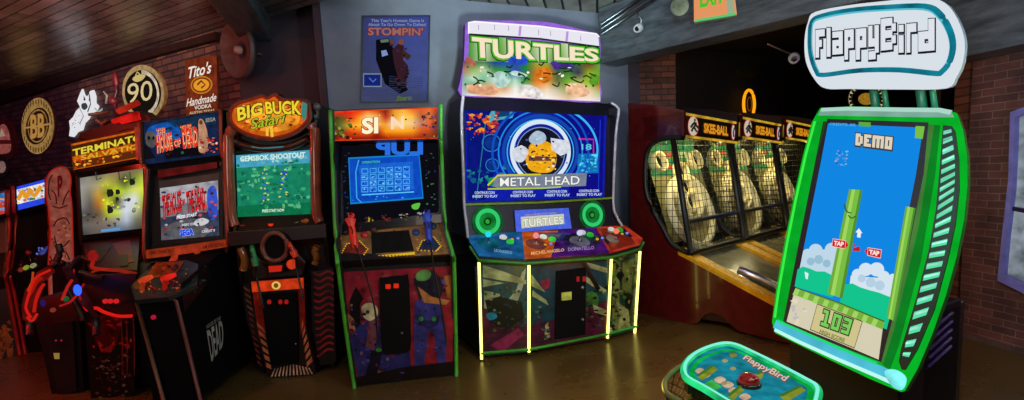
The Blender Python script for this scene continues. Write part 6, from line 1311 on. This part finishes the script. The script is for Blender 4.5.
m.mark(); cl([(819, 304.5), (864, 322), (856, 348.5), (812, 330)], (206, 196, 140), .0162); m.line(P, [(819, 304.5), (864, 322), (856, 348.5), (812, 330)], .005, (80, 60, 40), .017, 'lit', True)
m.pix(P, [(826, 310), (854.5, 320.5), (850, 335.5), (822.5, 325.5)], joined('103'), (50, 60, 34), .018, 'lit', .42); m.pix(P, [(826, 310), (854.5, 320.5), (850, 335.5), (822.5, 325.5)], joined('103'), (120, 205, 90), .020, 'lit', .02); m.text(P, 'HIGH SCORE', [(822, 329.5), (847, 339), (846, 343), (821, 333.5)], (130, 140, 70), .018, 'lit', .05)
m.part('screen_lettering', sn)
# dark rear housing and stand
def BX(quad, th, y, col, mat='paint'):
    m = MB(); m.slab(VP(FF, y), quad, th, col, mat); return m
m = MB(); yb_ = [FPn.at(824, 118), FPn.at(925, 120), FPn.at(880, 366), FPn.at(782, 325)]
m.prism([p+Vector((0, .04, 0)) for p in yb_], (0, .16, -.02), (14, 16, 16), 'paint'); m.part('rear_housing', RF)
bl, br = FPn.at(782, 326), FPn.at(890, 380)
m = MB(); m.prism([Vector((bl.x, .10, 0)), Vector((br.x, .10, 0)), Vector((br.x, .75, 0)), Vector((bl.x, .75, 0))], (0, 0, .62), (13, 16, 15), 'paint'); m.part('stand', RF, bevel=.01)
m = MB(); m.prism([Vector((br.x-.06, .22, .0)), Vector((br.x-.0, .34, 0)), Vector((br.x-.0, .8, 0)), Vector((br.x-.06, .8, 0))], (0, 0, .60), (22, 22, 26), 'gloss'); bxx = m.part('computer_box', RF, bevel=.012)
m = MB(); sp_ = SP(FF, br.x+.11)
for i in range(5): m.tube([Vector((br.x+.006, .36, .34+i*.045)), Vector((br.x+.006, .62, .39+i*.045))], .008, (70, 60, 110), 'paint', 6)
m.part('vent_bars', bxx)
# oval sign
ov = VP(FF, .50); m = MB()
oo = sm2([(808, 22), (815, 12), (850, 5), (885, 1), (925, -3), (945, 3), (957, 18), (964.5, 40), (963, 62), (956, 78), (946, 88.5), (900, 89.5), (850, 89), (826, 88.5), (815, 80), (806, 62), (804.5, 40)], 4)
m.slab(ov, oo, .03, (150, 190, 180), 'gloss', 0, cap=(216, 224, 232), capmat='lit'); os_ = m.part('oval_sign', RF)
m = MB(); io = sm2([(812.5, 22), (822, 16), (850, 10.5), (885, 7.5), (925, 6.5), (940, 14), (950, 30), (953.5, 46), (950, 62), (942, 72), (936, 73.5), (900, 70), (860, 70.5), (824, 75), (817, 71), (811.5, 55), (810.5, 38)], 4)
m.tube([ov.at(x, y, .006) for x, y in io], .0125, (16, 120, 140), 'rough_lit', 8, True); m.line(ov, [(x+(882-x)*.02, y+(42-y)*.05+1) for x, y in io], .012, (90, 190, 210), .012, 'lit', True); m.part('blue_band', os_, 'glossy blue green inner outline')
m = MB()
lets = [('F', 817, 825.5, 31, 57), ('l', 828, 831.5, 29, 56), ('a', 834, 843.5, 33, 54), ('p', 846, 854.5, 31, 59), ('p', 857.5, 867, 30, 59), ('y', 870, 879.5, 27, 59), ('B', 882.5, 896.5, 20, 50), ('i', 900, 904.5, 26, 52), ('r', 908, 917, 25, 52), ('d', 920, 935, 21, 51)]
for (e, c, o, gr) in ((2.2, (14, 26, 34), .008, .0), (0, (222, 226, 234), .012, 0)):
    for j, (ch, x0, x1, y0, y1) in enumerate(lets):
        b = PX[ch]; ncol, nrow = len(b[0]), len(b)
        sk = -1.2*(x1-x0)/12
        gx = .14 if ncol > 1 else .05; cw = (x1-x0)/ncol; chh = (y1-y0)/nrow
        for i in range(nrow):
            for k in range(ncol):
                if b[i][k] == '1':
                    xa, xb = x0+k*cw-gx*cw*.9, x0+(k+1)*cw+gx*cw*.9; ya, yb2 = y0+i*chh-.9, y0+(i+1)*chh+.9
                    if e: xa -= .8; xb += 1.1; ya -= 1.0; yb2 += 2.2
                    m.art(ov, [(xa, ya+sk*k*.3), (xb, ya+sk*(k+1)*.3), (xb, yb2+sk*(k+1)*.3), (xa, yb2+sk*k*.3)], c, o, 'lit')
m.part('lettering', os_)
for px in (868, 915):
    m = MB(); a = ov.at(px, 84, -.05); b = FPn.at(px+1, 114, -.1); m.tube([a, b], .022, (12, 90, 60), 'paint'); m.tube([a+Vector((.05, 0, 0)), b+Vector((.05, 0, 0))], .014, (14, 110, 70), 'paint'); m.part('sign_post', RF)
# ------------------------------------------------------------------ control pedestal
zt = .60; w0 = Frame(0, 0, 0).H(684, 374, zt)
FPd = Frame(w0.x, w0.y, -60); HPn = HP(FPd, zt)
RP = thing('control_pedestal', FPd, 'low control pedestal with one red button and glowing green rim on wire mesh sides', 'game pedestal')
P = HPn
top = sm2([(684, 374), (685, 366), (693, 357), (706, 350), (722, 345.5), (735, 346.5), (752, 354), (780, 368), (806, 382), (817, 389), (818, 398), (812, 412), (790, 428), (760, 424), (730, 406), (704, 390), (688, 381)], 3)
m = MB(); m.slab(P, top, .05, (20, 60, 40), 'gloss', 0, cap=(24, 126, 146), capmat='printed'); tp_ = m.part('control_top', RP)
m = MB(); m.tube([P.at(x, y, .004) for x, y in top], .013, (40, 205, 120), 'rough_lit', 10, True); m.tube([P.at(x+(752-x)*.012, y+(385-y)*.012, .013) for x, y in top], .0065, (130, 245, 220), 'lit', 8, True); m.part('rim_light', tp_, 'glowing green rim')
m = MB(); inn = [(752+(x-752)*.88, 385+(y-385)*.86) for x, y in top]
m.line(P, inn, .018, (10, 170, 60), .003, 'rough_lit', True)
for x, y, r in ((700, 372, 5), (706, 376, 5), (720, 381, 6), (728, 386, 6), (734, 392, 6), (745, 398, 6)): m.art(P, sm2([(x-r, y), (x, y-r*.6), (x+r, y), (x, y+r*.6)]), (200, 170, 140), .004+r*.0001, 'printed')
for q in ([(697, 378), (713, 367), (718, 371), (702, 382)], [(728, 398), (740, 388), (744, 392), (733, 402)], [(729, 355), (735, 354), (737, 358), (731, 359)], [(780, 398), (800, 388), (806, 392), (786, 404)], [(756, 376), (764, 373), (762, 380), (757, 382)]): m.art(P, q, (130, 140, 40), .006, 'printed'); m.line(P, [q[0], q[1]], .012, (60, 110, 40), .007)
for x, y in ((725, 362), (733, 370), (724, 385), (734, 356)): m.art(P, E(x, y, 3, 1.8), (150, 140, 90), .006, 'printed')
m.art(P, [(700, 387), (712, 381), (722, 388), (712, 394)], (60, 170, 70), .005, 'printed')
m.part('printed_art', tp_)
m = MB(); m.text(P, 'FlappyBird', [(745, 357), (790, 379), (783, 386.5), (741, 363)], (110, 80, 60), .008, 'lit', .06); m.text(P, 'FlappyBird', [(746, 357.3), (789.5, 378.8), (783, 385.5), (741.5, 362.5)], (225, 190, 170), .010, 'lit', .02); m.part('lettering', tp_)
m = MB(); c = P.at(749, 385, .0); m.lathe(c, (0, 0, 1), [(.042, 0), (.042, .01), (.036, .013)], (60, 14, 14), 'gloss', 22); bt_ = m.part('push_button', RP, 'round red push button')
m = MB(); m.lathe(c, (0, 0, 1), [(.036, .012), (.036, .024), (.029, .035), (.016, .042), (0, .044)], (190, 16, 22), 'gloss', 22); m.part('button_dome', bt_)
# mesh body under the top
lowp = [P.at(752+(x-752)*.93, 388+(y-388)*.93, -.05) for x, y in top]
m = MB(); n = len(lowp)
for i in range(n):
    a, b = lowp[i], lowp[(i+1) % n]; sh = Vector((-.03, -.06, 0)); m.face([a, b, Vector((b.x, b.y, .02))+sh, Vector((a.x, a.y, .02))+sh], (20, 16, 12), 'paint')
m.face([Vector((p.x, p.y, .02)) for p in lowp], (12, 12, 12)); m.part('pedestal_body', RP)
m = MB(); cx_ = sum(p.x for p in lowp)/n; cy_ = sum(p.y for p in lowp)/n
ext = [Vector((cx_-.045+(p.x-cx_)*1.04, cy_-.075+(p.y-cy_)*1.0, 0)) for p in lowp]
per = []
for i in range(n):
    a, b = ext[i], ext[(i+1) % n]; k = max(1, int((b-a).length/.018))
    for j in range(k): per.append(a*(1-j/k)+b*j/k)
M_ = len(per)
for i in range(0, M_, 1):
    for dr in (1, -1):
        pts = [Vector((per[(i+dr*t*2) % M_].x, per[(i+dr*t*2) % M_].y, .53-t*.04)) for t in range(0, 12, 3)]
        if i % 2 == 0: m.tube(pts, .0028, (150, 130, 100), 'metal', 3)
m.part('wire_mesh', RP)
m = MB(); m.tube([Vector((p.x, p.y, .55)) for p in ext], .012, (120, 130, 70), 'paint', 6, True); m.part('mesh_rim', RP); m = MB(); m.tube([Vector((p.x, p.y, .03)) for p in ext], .014, (20, 20, 20), 'paint', 6, True); m.part('mesh_rim', RP)
for px, py in ((671, 372), (700, 358)):
    pass
# ------------------------------------------------------------------ light
w = bpy.data.worlds.new('world'); scene.world = w; w.use_nodes = True
bg = w.node_tree.nodes['Background']; bg.inputs[0].default_value = (.5, .55, .7, 1); bg.inputs[1].default_value = .02
light('AREA', 'grey_wall_fill', (-.6, 1.6, 2.85), (200, 215, 255), 16, .5, (-.4, 4.3, 1.6))  # unseen area light added for the grey wall
light('SPOT', 'wall_wash', (.6, 2.2, 2.8), (190, 215, 255), 90, .1, (.6, 4.9, 2.6), 70)  # unseen spot added to wash the grey wall from above
light('SPOT', 'ceiling_fill', (.2, .6, 1.2), (190, 215, 215), 900, .1, (.1, 4.5, 2.93), 40)  # unseen low spot added to brighten the middle ceiling boards
light('SPOT', 'plank_spot', (-2.0, .0, 1.9), (235, 225, 230), 900, .15, (-3.1, 3.4, 2.78), 30)  # unseen spot added to give the left planks their sheen
light('AREA', 'plank_wash', (-2.2, .3, 1.6), (225, 205, 195), 18, .6, (-2.8, 3.6, 2.95))  # unseen area light added to bring out the left planks
light('AREA', 'beam_fill', (1.0, 1.2, 1.9), (200, 225, 235), 50, .3, (1.6, 4.0, 2.7))  # unseen area light added to lighten the beam
light('POINT', 'red_fill', (-3.7, 3.1, 1.9), (255, 60, 36), 26, .05)  # unseen red light added beyond the left edge for the cabinets there
light('POINT', 'red_low_fill', (-3.4, 3.0, .8), (255, 40, 24), 9, .05)  # second unseen red light added lower down, not a standing lamp
light('POINT', 'amber_fill', (-3.0, 1.9, 2.6), (255, 150, 80), 34, .1)  # unseen light added to turn the left bricks brown orange
light('POINT', 'purple_lamp', (-6.6, 4.2, 2.75), (180, 120, 255), 34, .1)
light('AREA', 'fill_lamp', (.3, .2, 2.6), (255, 235, 215), 12, 1.2, (.2, 4, .7))
light('POINT', 'green_lamp', (1.15, 1.35, 1.2), (60, 255, 120), 5, .1)
light('POINT', 'blue_lamp', (2.5, 1.5, 2.3), (120, 100, 255), 16, .1)
light('POINT', 'warm_right_fill', (2.4, 1.9, 1.5), (255, 215, 195), 15, .1)  # unseen light added to brighten the right brick wall
light('POINT', 'alcove_glow', (2.2, 5.6, 2.6), (255, 180, 110), 14, .05)  # point light added for warm glow in the alcove, no fixture
light('POINT', 'deck_glow', (.35, 2.5, .5), (255, 225, 90), 9, .05)  # added point light, stands in for yellow glow of the tubes
light('POINT', 'roller_side_lamp', (1.3, 3.0, .6), (255, 120, 40), 7, .05)
light('POINT', 'violet_floor_fill', (2.75, 1.3, .7), (150, 110, 255), 6, .05)  # unseen light added to tint the right floor purple
